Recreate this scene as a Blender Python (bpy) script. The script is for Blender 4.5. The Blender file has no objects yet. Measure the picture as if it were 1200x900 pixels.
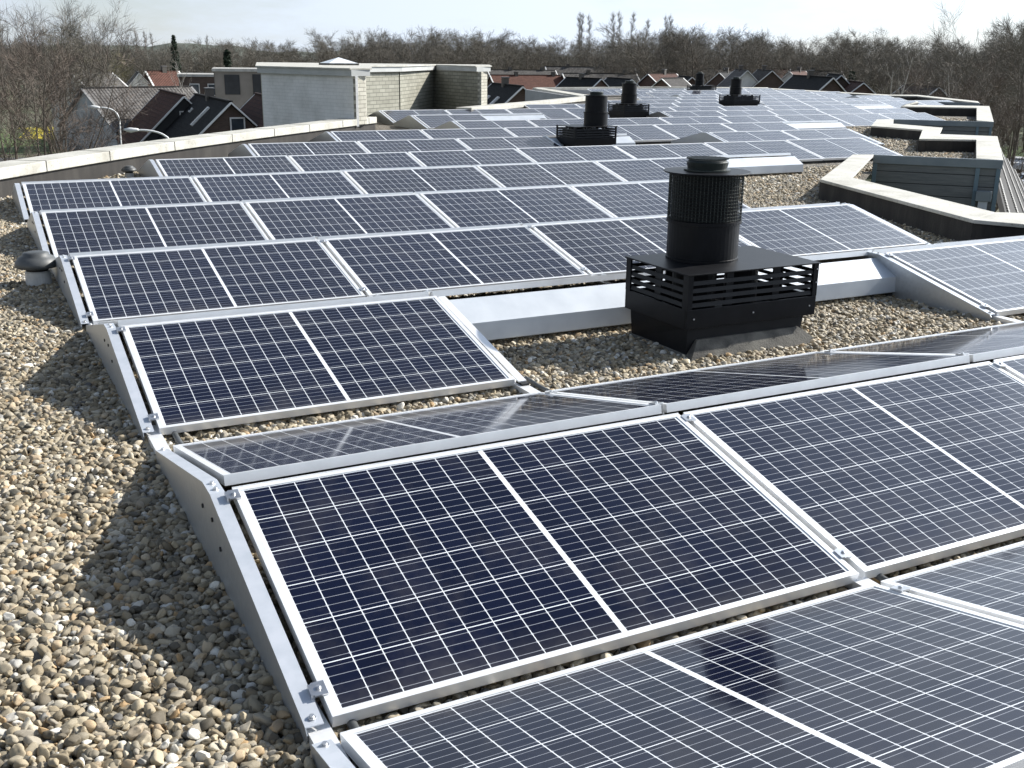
import bpy, bmesh, math, random
import numpy as np
from mathutils import Vector, Matrix
R = math.radians
random.seed(7)
S = bpy.context.scene
COL = S.collection

# ------------------------------------------------------------------ camera, sky, sun, exposure
CF, CP, CR_, CY, CH = 1244.42, R(17.105), R(-0.655), R(27.373), 1.653
r0 = Vector((math.cos(CY), -math.sin(CY), 0))
fw = Vector((math.sin(CY)*math.cos(CP), math.cos(CY)*math.cos(CP), -math.sin(CP)))
u0 = Vector((math.sin(CY)*math.sin(CP), math.cos(CY)*math.sin(CP), math.cos(CP)))
cr = math.cos(CR_)*r0 - math.sin(CR_)*u0
cu = math.sin(CR_)*r0 + math.cos(CR_)*u0
cam = bpy.data.objects.new('camera', bpy.data.cameras.new('camera'))
COL.objects.link(cam)
M = Matrix((( cr.x, cu.x, -fw.x, 0), (cr.y, cu.y, -fw.y, 0), (cr.z, cu.z, -fw.z, CH), (0, 0, 0, 1)))
cam.matrix_world = M
cam.data.sensor_width = 36
cam.data.lens = CF/1200*36
cam.data.clip_start = 0.05
cam.data.clip_end = 6000
S.camera = cam

SUN_EL, SUN_AZ = R(33.5), R(89)      # azimuth clockwise from +Y
S.world = bpy.data.worlds.new('World')
S.world.use_nodes = True
wn = S.world.node_tree; wn.nodes.clear()
def wnode(t, **k):
    n = wn.nodes.new(t)
    for a, b in k.items(): setattr(n, a, b)
    return n
sky = wnode('ShaderNodeTexSky', sky_type='NISHITA', sun_disc=False, sun_elevation=SUN_EL, sun_rotation=SUN_AZ,
            air_density=1.0, dust_density=0.3, ozone_density=1.6)
bg = wnode('ShaderNodeBackground'); bg.inputs['Strength'].default_value = 0.060
out = wnode('ShaderNodeOutputWorld')
tc = wnode('ShaderNodeTexCoord')
mp = wnode('ShaderNodeMapping'); mp.inputs['Scale'].default_value = (1.0, 1.0, 4.0)
nz = wnode('ShaderNodeTexNoise'); nz.inputs['Scale'].default_value = 3.4; nz.inputs['Detail'].default_value = 7; nz.inputs['Roughness'].default_value = 0.62
rp = wnode('ShaderNodeValToRGB'); rp.color_ramp.elements[0].position = 0.42; rp.color_ramp.elements[1].position = 0.60
rp.color_ramp.elements[0].color = (0.58, 0.58, 0.58, 1); rp.color_ramp.elements[1].color = (1, 1, 1, 1)
mx = wnode('ShaderNodeMix', data_type='RGBA')
# sunlit thin cloud, in the sky texture's own units, brighter on the sun's side
dt = wnode('ShaderNodeVectorMath', operation='DOT_PRODUCT'); dt.inputs[1].default_value = (math.sin(SUN_AZ), math.cos(SUN_AZ), 0)
wn.links.new(tc.outputs['Generated'], dt.inputs[0])
br = wnode('ShaderNodeMapRange'); br.inputs['From Min'].default_value = 0; br.inputs['From Max'].default_value = 1; br.inputs['To Min'].default_value = 1.0; br.inputs['To Max'].default_value = 1.5
wn.links.new(dt.outputs['Value'], br.inputs[0])
d3 = wnode('ShaderNodeVectorMath', operation='DOT_PRODUCT'); d3.inputs[1].default_value = (math.sin(SUN_AZ)*math.cos(SUN_EL), math.cos(SUN_AZ)*math.cos(SUN_EL), math.sin(SUN_EL))
wn.links.new(tc.outputs['Generated'], d3.inputs[0])
mxx = wnode('ShaderNodeMath', operation='MAXIMUM'); mxx.inputs[1].default_value = 0; wn.links.new(d3.outputs['Value'], mxx.inputs[0])
pw = wnode('ShaderNodeMath', operation='POWER'); pw.inputs[1].default_value = 8; wn.links.new(mxx.outputs[0], pw.inputs[0])
ad = wnode('ShaderNodeMath', operation='MULTIPLY_ADD'); ad.inputs[1].default_value = 9.0; wn.links.new(pw.outputs[0], ad.inputs[0]); wn.links.new(br.outputs[0], ad.inputs[2])
cc = wnode('ShaderNodeVectorMath', operation='SCALE'); cc.inputs[0].default_value = (7.6, 8.5, 9.7); wn.links.new(ad.outputs[0], cc.inputs['Scale'])
wn.links.new(cc.outputs[0], mx.inputs[7])
wn.links.new(tc.outputs['Generated'], mp.inputs['Vector'])
wn.links.new(mp.outputs[0], nz.inputs['Vector'])
wn.links.new(nz.outputs['Fac'], rp.inputs[0])
sz = wnode('ShaderNodeSeparateXYZ'); wn.links.new(tc.outputs['Generated'], sz.inputs[0])
lowm = wnode('ShaderNodeMapRange'); lowm.inputs['From Min'].default_value = 0.30; lowm.inputs['From Max'].default_value = 0.75
lowm.inputs['To Min'].default_value = 1.0; lowm.inputs['To Max'].default_value = 0.04     # thin cloud is spread over the low sky, blue higher up
wn.links.new(sz.outputs[2], lowm.inputs[0])
ml = wnode('ShaderNodeMath', operation='MULTIPLY'); wn.links.new(rp.outputs[0], ml.inputs[0]); wn.links.new(lowm.outputs[0], ml.inputs[1])
wn.links.new(ml.outputs[0], mx.inputs[0])
wn.links.new(sky.outputs[0], mx.inputs[6])
wn.links.new(mx.outputs[2], bg.inputs['Color'])
wn.links.new(bg.outputs[0], out.inputs['Surface'])

sun = bpy.data.objects.new('sun', bpy.data.lights.new('sun', 'SUN'))
COL.objects.link(sun)
sun.data.energy = 5.0; sun.data.angle = R(0.5); sun.data.color = (1.0, 0.95, 0.87)
sd = Vector((math.sin(SUN_AZ)*math.cos(SUN_EL), math.cos(SUN_AZ)*math.cos(SUN_EL), math.sin(SUN_EL)))
sun.rotation_euler = sd.to_track_quat('Z', 'Y').to_euler()
S.view_settings.view_transform = 'Standard'
S.view_settings.look = 'None'
S.view_settings.exposure = 0.65
S.view_settings.gamma = 1.0
S.view_settings.use_curve_mapping = False

# ------------------------------------------------------------------ survey helpers (points measured on the place's own planes)
def ray(px, py):
    return (fw*CF + cr*(px-600) + cu*(450-py)).normalized()
def g(px, py, z=0.0):
    d = ray(px, py); t = (z-CH)/d.z
    return Vector((d.x*t, d.y*t, z))
def at(px, py, dist):
    d = ray(px, py); d = d/math.hypot(d.x, d.y)*dist
    return Vector((d.x, d.y, d.z+CH))

# ------------------------------------------------------------------ tagging
def tag(o, label=None, cat=None, group=None, kind=None):
    if label: o['label'] = label
    if cat: o['category'] = cat
    if group: o['group'] = group
    if kind: o['kind'] = kind
    return o
def empty(name, loc=(0, 0, 0), rz=0.0):
    o = bpy.data.objects.new(name, None); COL.objects.link(o)
    o.location = loc; o.rotation_euler = (0, 0, rz); o.empty_display_size = 0.1
    return o
class MB:
    def __init__(s): s.v = []; s.f = []; s.uv = {}
    def add(s, vs, fs):
        b = len(s.v); s.v += [tuple(v) for v in vs]; s.f += [tuple(i+b for i in f) for f in fs]; return s
    def box(s, x0, x1, y0, y1, z0, z1):
        return s.add([(x0,y0,z0),(x1,y0,z0),(x1,y1,z0),(x0,y1,z0),(x0,y0,z1),(x1,y0,z1),(x1,y1,z1),(x0,y1,z1)],
                     [(0,3,2,1),(4,5,6,7),(0,1,5,4),(1,2,6,5),(2,3,7,6),(3,0,4,7)])
    def bar(s, a, b, w, h, up=(0, 0, 1)):
        a = Vector(a); b = Vector(b); d = (b-a).normalized(); up = Vector(up)
        x = d.cross(up)
        if x.length < 1e-4: x = Vector((1, 0, 0))
        x.normalize(); z = x.cross(d)
        vs = []
        for p in (a, b):
            for sx, sz in ((-1,-1),(1,-1),(1,1),(-1,1)): vs.append(p + x*sx*w/2 + z*sz*h/2)
        return s.add(vs, [(0,1,2,3),(7,6,5,4),(0,4,5,1),(1,5,6,2),(2,6,7,3),(3,7,4,0)])
    def tube(s, pts, r, n=10, cap=True):
        pts = [Vector(p) for p in pts]; rs = r if isinstance(r, (list, tuple)) else [r]*len(pts)
        b = len(s.v); ref = None
        for i, p in enumerate(pts):
            d = (pts[min(i+1, len(pts)-1)]-pts[max(i-1, 0)]).normalized()
            if ref is None: ref = Vector((0, 0, 1)) if abs(d.z) < .9 else Vector((1, 0, 0))
            x = d.cross(ref).normalized(); y = x.cross(d)
            for k in range(n):
                a = 2*math.pi*k/n; s.v.append(tuple(p + (x*math.cos(a)+y*math.sin(a))*rs[i]))
        for i in range(len(pts)-1):
            for k in range(n):
                s.f.append((b+i*n+k, b+i*n+(k+1)%n, b+(i+1)*n+(k+1)%n, b+(i+1)*n+k))
        if cap:
            s.f.append(tuple(b+k for k in range(n))[::-1]); s.f.append(tuple(b+(len(pts)-1)*n+k for k in range(n)))
        return s
    def lathe(s, prof, cx=0, cy=0, n=40, cap=True):
        b = len(s.v)
        for r, z in prof:
            for k in range(n):
                a = 2*math.pi*k/n; s.v.append((cx+r*math.cos(a), cy+r*math.sin(a), z))
        for i in range(len(prof)-1):
            for k in range(n):
                s.f.append((b+i*n+k, b+i*n+(k+1)%n, b+(i+1)*n+(k+1)%n, b+(i+1)*n+k))
        if cap:
            s.f.append(tuple(b+k for k in range(n))[::-1]); s.f.append(tuple(b+(len(prof)-1)*n+k for k in range(n)))
        return s
    def prism(s, poly, z0, z1):
        """vertical prism over a plan polygon; z1 may be a list"""
        n = len(poly); b = len(s.v)
        for p in poly: s.v.append((p[0], p[1], z0))
        for p in poly: s.v.append((p[0], p[1], z1))
        s.f.append(tuple(b+i for i in range(n))[::-1]); s.f.append(tuple(b+n+i for i in range(n)))
        for i in range(n): s.f.append((b+i, b+(i+1)%n, b+n+(i+1)%n, b+n+i))
        return s
    def build(s, name, mat, parent=None, bevel=0, smooth=False, norm=True):
        me = bpy.data.meshes.new(name); me.from_pydata(s.v, [], s.f); me.update()
        if norm:
            bm = bmesh.new(); bm.from_mesh(me); bmesh.ops.recalc_face_normals(bm, faces=bm.faces)
            bm.to_mesh(me); bm.free()
        o = bpy.data.objects.new(name, me); COL.objects.link(o)
        if isinstance(mat, (list, tuple)):
            for m in mat: me.materials.append(m)
        elif mat: me.materials.append(mat)
        if smooth:
            for p in me.polygons: p.use_smooth = True
        if bevel:
            md = o.modifiers.new('bevel', 'BEVEL'); md.width = bevel; md.segments = 2; md.limit_method = 'ANGLE'
        if parent: o.parent = parent
        return o
def copy_tree(o, parent=None):
    c = o.copy(); COL.objects.link(c)
    if parent: c.parent = parent
    for ch in list(o.children): copy_tree(ch, c)
    return c

# ------------------------------------------------------------------ materials
class NT:
    def __init__(s, name):
        s.m = bpy.data.materials.new(name); s.m.use_nodes = True; s.t = s.m.node_tree
        s.b = s.t.nodes['Principled BSDF']; s.l = s.t.links.new
    def n(s, t, **k):
        nd = s.t.nodes.new(t)
        for a, b in k.items(): setattr(nd, a, b)
        return nd
    def noise(s, scale, detail=5, rough=.55, vec=None):
        nd = s.n('ShaderNodeTexNoise'); nd.inputs['Scale'].default_value = scale
        nd.inputs['Detail'].default_value = detail; nd.inputs['Roughness'].default_value = rough
        if vec is None: vec = s.n('ShaderNodeTexCoord').outputs['Object']
        s.l(vec, nd.inputs['Vector']); return nd
    def ramp(s, fac, stops):
        nd = s.n('ShaderNodeValToRGB'); e = nd.color_ramp.elements
        while len(e) < len(stops): e.new(.5)
        for q, (p, c) in zip(e, stops): q.position = p; q.color = (*c, 1) if len(c) == 3 else c
        s.l(fac, nd.inputs[0]); return nd.outputs[0]
    def mix(s, fac, a, b, mode='MIX'):
        nd = s.n('ShaderNodeMix', data_type='RGBA'); nd.blend_type = mode
        for q, v in ((0, fac), (6, a), (7, b)):
            if isinstance(v, (int, float)): nd.inputs[q].default_value = v
            elif isinstance(v, (tuple, list)): nd.inputs[q].default_value = (*v, 1)
            else: s.l(v, nd.inputs[q])
        return nd.outputs[2]
    def math(s, op, a, b=None, c=None):
        nd = s.n('ShaderNodeMath', operation=op)
        for q, v in enumerate((a, b, c)):
            if v is None: continue
            if isinstance(v, (int, float)): nd.inputs[q].default_value = v
            else: s.l(v, nd.inputs[q])
        return nd.outputs[0]
    def bump(s, h, strength=.3, dist=.01):
        nd = s.n('ShaderNodeBump'); nd.inputs['Strength'].default_value = strength; nd.inputs['Distance'].default_value = dist
        s.l(h, nd.inputs['Height']); s.l(nd.outputs[0], s.b.inputs['Normal'])
    def set(s, **k):
        for a, v in k.items():
            i = s.b.inputs[a.replace('_', ' ')]
            if isinstance(v, (int, float)): i.default_value = v
            elif isinstance(v, (tuple, list)): i.default_value = (*v, 1)
            else: s.l(v, i)
        return s
def mottled(name, c1, c2, scale=4, rough=.8, metal=0.0, bump=0.0, bscale=60, lo=.35, hi=.65):
    t = NT(name); n = t.noise(scale); t.set(Base_Color=t.ramp(n.outputs['Fac'], [(lo, c1), (hi, c2)]), Roughness=rough, Metallic=metal)
    if bump: t.bump(t.noise(bscale, 4).outputs['Fac'], bump, .01)
    return t.m

MAT = {}
MAT['alu'] = mottled('anodised_aluminium', (.76,.77,.78), (.84,.85,.86), 8, .38, .35)
t = NT('galvanised_sheet')
v = t.n('ShaderNodeTexVoronoi'); v.inputs['Scale'].default_value = 45; t.l(t.n('ShaderNodeTexCoord').outputs['Object'], v.inputs['Vector'])
n2 = t.noise(3)
t.set(Base_Color=t.mix(n2.outputs['Fac'], t.ramp(v.outputs['Distance'], [(0,(.42,.45,.48)),(1,(.54,.57,.60))]), (.47,.49,.51)), Metallic=.75, Roughness=.42)
MAT['galv'] = t.m
MAT['flange'] = mottled('bright_galvanised_flange', (.52,.56,.61), (.61,.64,.69), 14, .4, .4)
MAT['sheet'] = mottled('pale_coated_sheet', (.45,.49,.54), (.55,.59,.635), 3.5, .5, .2, .12, 6)
MAT['steel'] = mottled('stainless_clamp', (.6,.6,.6), (.75,.75,.75), 20, .28, .9)
MAT['black_rubber'] = mottled('black_rubber', (.012,.012,.013), (.03,.03,.03), 12, .7)
MAT['black_metal'] = MAT_BM = mottled('black_powder_coated_metal', (.0045,.005,.0065), (.008,.0085,.0105), 9, .42, 0, .05, 200)
MAT_BM.node_tree.nodes['Principled BSDF'].inputs['Specular IOR Level'].default_value = .16
MAT['bitumen'] = mottled('weathered_bitumen_flashing', (.05,.048,.044), (.13,.125,.11), 9, .85, 0, .4, 90)
MAT['grey_plastic'] = mottled('weathered_grey_plastic', (.055,.06,.062), (.085,.09,.092), 10, .5)
MAT['pipe_grey'] = mottled('light_grey_pipe', (.42,.43,.43), (.55,.56,.56), 14, .55)

def coping_mat():
    t = NT('weathered_white_coping')
    a = t.noise(2.2, 8, .65); b = t.noise(30, 5, .7)
    c = t.ramp(a.outputs['Fac'], [(.3,(.33,.315,.27)),(.5,(.47,.46,.41)),(.8,(.58,.565,.53))])
    d = t.ramp(b.outputs['Fac'], [(.30,(.20,.19,.15)),(.44,(1,1,1))])
    t.set(Base_Color=t.mix(.75, c, d, 'MULTIPLY'), Roughness=.75); t.bump(b.outputs['Fac'], .2, .004)
    return t.m
MAT['coping'] = coping_mat()
def upstand():
    t = NT('bitumen_upstand')
    tc = t.n('ShaderNodeTexCoord'); m = t.n('ShaderNodeMapping'); m.inputs['Scale'].default_value = (3, 3, .6)
    t.l(tc.outputs['Object'], m.inputs['Vector'])
    a = t.noise(1.5, 8, .7, m.outputs[0])
    t.set(Base_Color=t.ramp(a.outputs['Fac'], [(.3,(.015,.014,.013)),(.55,(.033,.030,.027)),(.75,(.062,.057,.05))]), Roughness=.9)
    t.bump(t.noise(70, 5).outputs['Fac'], .5, .006); return t.m
MAT['upstand'] = upstand()

def cells():
    t = NT('solar_cells_under_glass')
    uv = t.n('ShaderNodeUVMap'); sp = t.n('ShaderNodeSeparateXYZ'); t.l(uv.outputs[0], sp.inputs[0])
    U, V = sp.outputs[0], sp.outputs[1]       # metres, centred on the laminate
    A = lambda x: t.math('ABSOLUTE', x)
    pu, pv = 0.0838, 0.1655
    au = t.math('SUBTRACT', A(U), 0.008)                                    # half panel either side of a mid gap
    fu = t.math('FRACT', t.math('DIVIDE', au, pu))
    fv = t.math('FRACT', t.math('DIVIDE', t.math('ADD', V, pv*3), pv))
    col_line = t.math('LESS_THAN', t.math('SUBTRACT', .5, A(t.math('SUBTRACT', fu, .5))), .0165)
    row_line = t.math('LESS_THAN', t.math('SUBTRACT', .5, A(t.math('SUBTRACT', fv, .5))), .0100)
    mid = t.math('LESS_THAN', A(U), .0095)
    edge = t.math('MAXIMUM', t.math('GREATER_THAN', au, pu*10+.001), t.math('GREATER_THAN', A(V), pv*3+.001))
    white = t.math('MAXIMUM', t.math('MAXIMUM', col_line, row_line), t.math('MAXIMUM', mid, edge))
    fb = t.math('FRACT', t.math('MULTIPLY', fv, 5))
    bus = t.math('LESS_THAN', A(t.math('SUBTRACT', fb, .5)), .028)
    # small pads where the ribbons cross the cell edges
    pad = t.math('MULTIPLY', t.math('LESS_THAN', A(t.math('SUBTRACT', fb, .5)), .10), t.math('LESS_THAN', t.math('SUBTRACT', .5, A(t.math('SUBTRACT', fu, .5))), .05))
    bus = t.math('MAXIMUM', bus, pad)
    # per cell shade
    cu_ = t.math('FLOOR', t.math('DIVIDE', U, pu)); cv_ = t.math('FLOOR', t.math('DIVIDE', t.math('ADD', V, pv*3), pv))
    cx = t.n('ShaderNodeCombineXYZ'); t.l(cu_, cx.inputs[0]); t.l(cv_, cx.inputs[1])
    oi = t.n('ShaderNodeObjectInfo'); t.l(t.math('MULTIPLY', oi.outputs['Random'], 40), cx.inputs[2])
    wnn = t.n('ShaderNodeTexWhiteNoise', noise_dimensions='3D'); t.l(cx.outputs[0], wnn.inputs['Vector'])
    base = t.mix(wnn.outputs['Value'], (.0026,.0034,.011), (.0050,.0068,.020))
    base = t.mix(t.math('MULTIPLY', oi.outputs['Random'], .6), base, (.005,.010,.031))
    dust = t.noise(5, 8, .7)
    base = t.mix(t.math('MULTIPLY', dust.outputs['Fac'], .010), base, (.35,.33,.30))
    c = t.mix(bus, base, (.25,.265,.30))
    c = t.mix(white, c, (.70,.73,.76))
    # settled dust along the lower edge, dried water marks and the odd bird dropping
    low = t.ramp(V, [(0,(1,1,1)),(1,(0,0,0))]); mr = t.n('ShaderNodeMapRange'); t.l(V, mr.inputs[0])
    mr.inputs['From Min'].default_value = -.50; mr.inputs['From Max'].default_value = -.40; mr.inputs['To Min'].default_value = .10; mr.inputs['To Max'].default_value = 0
    dn = t.noise(18, 6, .7); oc = t.n('ShaderNodeTexCoord')
    mpn = t.n('ShaderNodeMapping'); t.l(oc.outputs['Object'], mpn.inputs['Vector']); cxo = t.n('ShaderNodeCombineXYZ'); t.l(t.math('MULTIPLY', oi.outputs['Random'], 90), cxo.inputs[0]); t.l(t.math('MULTIPLY', oi.outputs['Random'], 55), cxo.inputs[1]); t.l(cxo.outputs[0], mpn.inputs['Location'])
    wm_ = t.noise(2.6, 7, .72, mpn.outputs[0]); wmf = t.ramp(wm_.outputs['Fac'], [(.50,(0,0,0)),(.72,(.05,.05,.05))])
    c = t.mix(t.math('ADD', t.math('MULTIPLY', mr.outputs[0], dn.outputs['Fac']), wmf), c, (.42,.39,.34))
    bd = t.noise(9, 3, .5, mpn.outputs[0]); c = t.mix(t.ramp(bd.outputs['Fac'], [(.775,(0,0,0)),(.785,(.8,.8,.8))]), c, (.62,.60,.55))
    t.set(Base_Color=c, Roughness=.40)
    t.b.inputs['Specular IOR Level'].default_value = .0
    t.b.inputs['Coat Weight'].default_value = 1.0; t.b.inputs['Coat IOR'].default_value = 1.27
    sm = t.noise(2.4, 6, .6)
    t.l(t.math('ADD', t.math('MULTIPLY', sm.outputs['Fac'], .09), .03), t.b.inputs['Coat Roughness'])
    return t.m
MAT['cells'] = cells()

# ================================================================== THE SETTING
GZ = -9.5
# --- ground
t = NT('ground_grass_and_soil')
a = t.noise(.02, 8, .6); b = t.noise(.6, 6)
t.set(Base_Color=t.mix(t.math('MULTIPLY', b.outputs['Fac'], .5), t.ramp(a.outputs['Fac'], [(.35,(.10,.085,.06)),(.5,(.075,.085,.04)),(.65,(.06,.09,.03))]), (.09,.08,.05)), Roughness=.95)
MAT['ground'] = t.m
o = MB().add([(-3000,-3000,GZ),(3000,-3000,GZ),(3000,3000,GZ),(-3000,3000,GZ)], [(0,1,2,3)]).build('ground', MAT['ground']); tag(o, kind='structure')
MAT['asphalt'] = mottled('asphalt', (.045,.045,.047), (.07,.07,.07), 1.5, .9, 0, .3, 80)
MAT['lawn'] = mottled('lawn_grass', (.055,.095,.022), (.10,.15,.035), .7, .95)
MAT['kerb'] = mottled('concrete_kerb', (.3,.3,.28), (.42,.41,.39), 3, .9)

# ------------------------------------------------------------------ the roof deck we stand on
Lin = [(-9.5, 0.5), (-5.6, 5.6), (-2.2, 10.2), (-.75, 12.15), (.427,13.754), (1.509,15.201), (2.95,17.0), (4.5,18.75), (5.75,20.05), (7.1,21.45), (8.3,22.7)]
Lin2 = [(12.3,26.35), (14.5,28.2), (17.1,30.35), (19.2,32.2), (20.9,33.8), (21.6,35.4), (22.2,38.0), (24.2,44.9)]
def offs(line, d):
    out = []
    for i, p in enumerate(line):
        a = Vector(line[max(i-1, 0)]); b = Vector(line[min(i+1, len(line)-1)])
        t_ = (b-a).normalized(); n_ = Vector((-t_.y, t_.x)); out.append((p[0]+n_.x*d, p[1]+n_.y*d))
    return out
def smooth_line(line, k=4):
    out = []
    P = [Vector(line[0])*2-Vector(line[1])] + [Vector(p) for p in line] + [Vector(line[-1])*2-Vector(line[-2])]
    for i in range(1, len(P)-2):
        for j in range(k):
            u = j/k
            out.append(tuple(.5*((2*P[i]) + (P[i+1]-P[i-1])*u + (2*P[i-1]-5*P[i]+4*P[i+1]-P[i+2])*u*u + (3*P[i]-P[i-1]-3*P[i+1]+P[i+2])*u**3)))
    out.append(tuple(P[-2])); return out
LinS = smooth_line(Lin)
P2 = lambda x, y, z=.27: tuple(g(x, y, z)[:2])
# right hand roof edge, bay by bay (inner corner points of the coping, plan)
ZC = .27
A0f, A1f, A2 = P2(1200,262.7), P2(1141,257.5), P2(961,210)
A0b, A1b, A2b = P2(1200,249.5), P2(1166,248.5), P2(998,207.7)
A3, A3b = P2(999,181), P2(1024,181)
B1 = P2(1176,187.5); B1i = P2(1144,185.4); B2i = P2(1144,163.5); B2 = P2(1169,159.6)
B3f, B3b = P2(1077,162.5), P2(1101,157)
B4f, B4b = P2(1081,152), P2(1104.5,149.5)
B5, B5b = P2(1021,147.4), P2(1046.5,144.8)
B6, B6b = P2(1027.5,140), P2(1047.5,139.6)
C1 = P2(1164.6,142.7); C1i = P2(1144.6,141); C2i = P2(1144.6,126.3); C2 = P2(1159.4,124.2)
C3f, C3b = P2(1056,124.6), P2(1060,122.6)
C4, C4b = P2(1074,119), P2(1081,118.6)
D1 = P2(1147.8,120.6); D1b = P2(1146,118.6)
D2, D2b = P2(1074,112.4), P2(1076,111.2)
D3, D3b = P2(1042,111.9), P2(1042,110.9)
D4, D4b = P2(960,107.4), P2(960,106.4)
D5, D5b = P2(900,104.0), P2(900,103.1)
def X0r(p): return (p[0], p[1])
deck = [(-11,-6), (14,-6), (14, 2.0), A0b, A1b, A2b, A3b, B1, B2, B3b, B4b, B5b, B6b, C1, C2, C3b, C4b, D1, D2b, D3b, D4b, D5b, (36, 47), (24.4,45.4)] + offs(Lin2, .35)[::-1] + [(13.5,32.0),(9.6,27.2)] + offs(LinS, .35)[::-1]
# the right hand side swings back behind the camera
t = NT('bitumen_and_fines_under_gravel')
a = t.noise(45, 6, .7); vv = t.n('ShaderNodeTexVoronoi'); vv.inputs['Scale'].default_value = 32; t.l(t.n('ShaderNodeTexCoord').outputs['Object'], vv.inputs['Vector'])
wv = t.n('ShaderNodeSeparateColor'); t.l(vv.outputs['Color'], wv.inputs[0])
c = t.ramp(wv.outputs[0], [(0,(.10,.085,.065)),(.35,(.24,.20,.155)),(.7,(.36,.32,.26)),(1,(.50,.47,.42))])
t.set(Base_Color=t.mix(t.ramp(vv.outputs['Distance'], [(.25,(0,0,0)),(.6,(1,1,1))]), c, (.05,.045,.035)), Roughness=.9)
t.bump(t.math('SUBTRACT', 1, vv.outputs['Distance']), .8, .02)
MAT['deck'] = t.m
from mathutils.geometry import tessellate_polygon
me = bpy.data.meshes.new('roof_deck')
me.from_pydata([(p[0], p[1], 0) for p in deck], [], [tuple(t_) for t_ in tessellate_polygon([[Vector((p[0], p[1], 0)) for p in deck]])]); me.update()
bm = bmesh.new(); bm.from_mesh(me)
for f_ in bm.faces:
    if f_.normal.z < 0: f_.normal_flip()
bm.to_mesh(me); bm.free()
me.materials.append(MAT['deck']); o = bpy.data.objects.new('roof_deck', me); COL.objects.link(o); tag(o, kind='structure')

# ------------------------------------------------------------------ gravel: loose round stones
def stone_mat():
    t = NT('river_gravel_stone')
    oi = t.n('ShaderNodeObjectInfo'); r = oi.outputs['Random']
    c = t.ramp(r, [(0,(.085,.074,.055)),(.14,(.25,.205,.135)),(.30,(.40,.335,.23)),(.42,(.17,.155,.122)),(.55,(.50,.425,.295)),(.66,(.29,.26,.21)),(.76,(.60,.54,.42)),(.85,(.40,.265,.13)),(.89,(.36,.335,.28)),(.93,(.80,.77,.69)),(.96,(.10,.095,.09)),(1,(.80,.78,.72))])
    n = t.noise(55, 6, .7)
    c = t.mix(.55, c, t.ramp(n.outputs['Fac'], [(.3,(.62,.60,.56)),(.7,(1,1,1))]), 'MULTIPLY')
    t.set(Base_Color=c, Roughness=.72); t.bump(n.outputs['Fac'], .25, .003)
    return t.m
MAT['stone'] = stone_mat()
def inpoly(px, py, poly):
    ins = np.zeros(len(px), bool); n = len(poly); j = n-1
    for i in range(n):
        xi, yi = poly[i]; xj, yj = poly[j]
        c = ((yi > py) != (yj > py)) & (px < (xj-xi)*(py-yi)/(yj-yi+1e-12)+xi); ins ^= c; j = i
    return ins
rng = np.random.default_rng(3)
def scatter(x0, x1, y0, y1, sp, holes=(), keep=()):
    nx, ny = int((x1-x0)/sp), int((y1-y0)/(sp*.87))
    gx, gy = np.meshgrid(np.arange(nx), np.arange(ny))
    x = x0+(gx+(gy % 2)*.5)*sp+rng.normal(0, sp*.22, gx.shape); y = y0+gy*sp*.87+rng.normal(0, sp*.22, gx.shape)
    x = x.ravel(); y = y.ravel(); k = np.ones(len(x), bool)
    for a, b, c, d in holes: k &= ~((x > a) & (x < b) & (y > c) & (y < d))
    # only what the roof view can reach (with a margin for a step to either side)
    d = x*fw.x+y*fw.y+(0-CH)*fw.z; u = x*cr.x+y*cr.y-CH*cr.z; v_ = x*cu.x+y*cu.y-CH*cu.z
    k &= (d > .3) & (np.abs(u/d) < .62) & (v_/d > -.48)
    return x[k], y[k]
ROWS_Y = {-1: 0.015, 0: 2.223, 1: 4.608, 2: 6.789, 3: 9.141, 4: 11.525, 5: 13.788, 6: 15.942, 7: 18.276, 8: 20.675, 9: 23.075, 10: 25.408,
          11: 27.76, 12: 30.1, 13: 32.45, 14: 34.8, 15: 37.15, 16: 39.5, 17: 41.85}
ROWS_X = {-1: .655, 0: .66, 1: .647, 2: .624, 3: .605, 4: .596, 5: .559, 6: .529, 7: .836, 8: .85, 9: .855}
PW, PH, PG, TILT = 1.755, 1.038, .0258, R(13.05)
PITCH = PW+PG; DY = PH*math.cos(TILT); DZ = PH*math.sin(TILT); RG = .115   # ridge gap
holes = []
for r in range(0, 5):
    w = {0: 7.0, 1: 1.65, 2: 7.0, 3: 7.0, 4: 8.6}[r]
    holes.append((1.0, w, ROWS_Y[r]+.25, ROWS_Y[r]+1.9))
holes.append((3.68, 4.44, 4.9, 5.25))
pts = []
for (sp, sc, zo, zj) in ((.0215, 1.0, .009, .004), (.0265, 1.05, .019, .005)):
    x, y = scatter(-4.0, 9.2, 1.0, 13.0, sp, holes)
    pts.append(np.stack([x, y, np.full(len(x), zo)+rng.normal(0, zj, len(x)), np.full(len(x), sc)], 1))
x, y = scatter(-3.5, 17.5, 12.95, 18.6, .034, [(2.5, 14.5, 13.2, 18.6)])
pts.append(np.stack([x, y, np.full(len(x), .014)+rng.normal(0, .006, len(x)), np.full(len(x), 1.45)], 1))
x, y = scatter(9.15, 15.5, 6, 12.98, .034, [(9.3, 9.5, 11.6, 12.6)])
pts.append(np.stack([x, y, np.full(len(x), .014)+rng.normal(0, .006, len(x)), np.full(len(x), 1.45)], 1))
x, y = scatter(15, 27, 15, 26, .06)
pts.append(np.stack([x, y, np.full(len(x), .02)+rng.normal(0, .008, len(x)), np.full(len(x), 2.1)], 1))
pts = np.concatenate(pts)
ok = np.ones(len(pts), bool)
for dx_, dy_ in ((0, 0), (.17, 0), (-.17, 0), (0, .17), (0, -.17)): ok &= inpoly(pts[:, 0]+dx_, pts[:, 1]+dy_, deck)
pts = pts[ok]
NP = len(pts)
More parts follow.
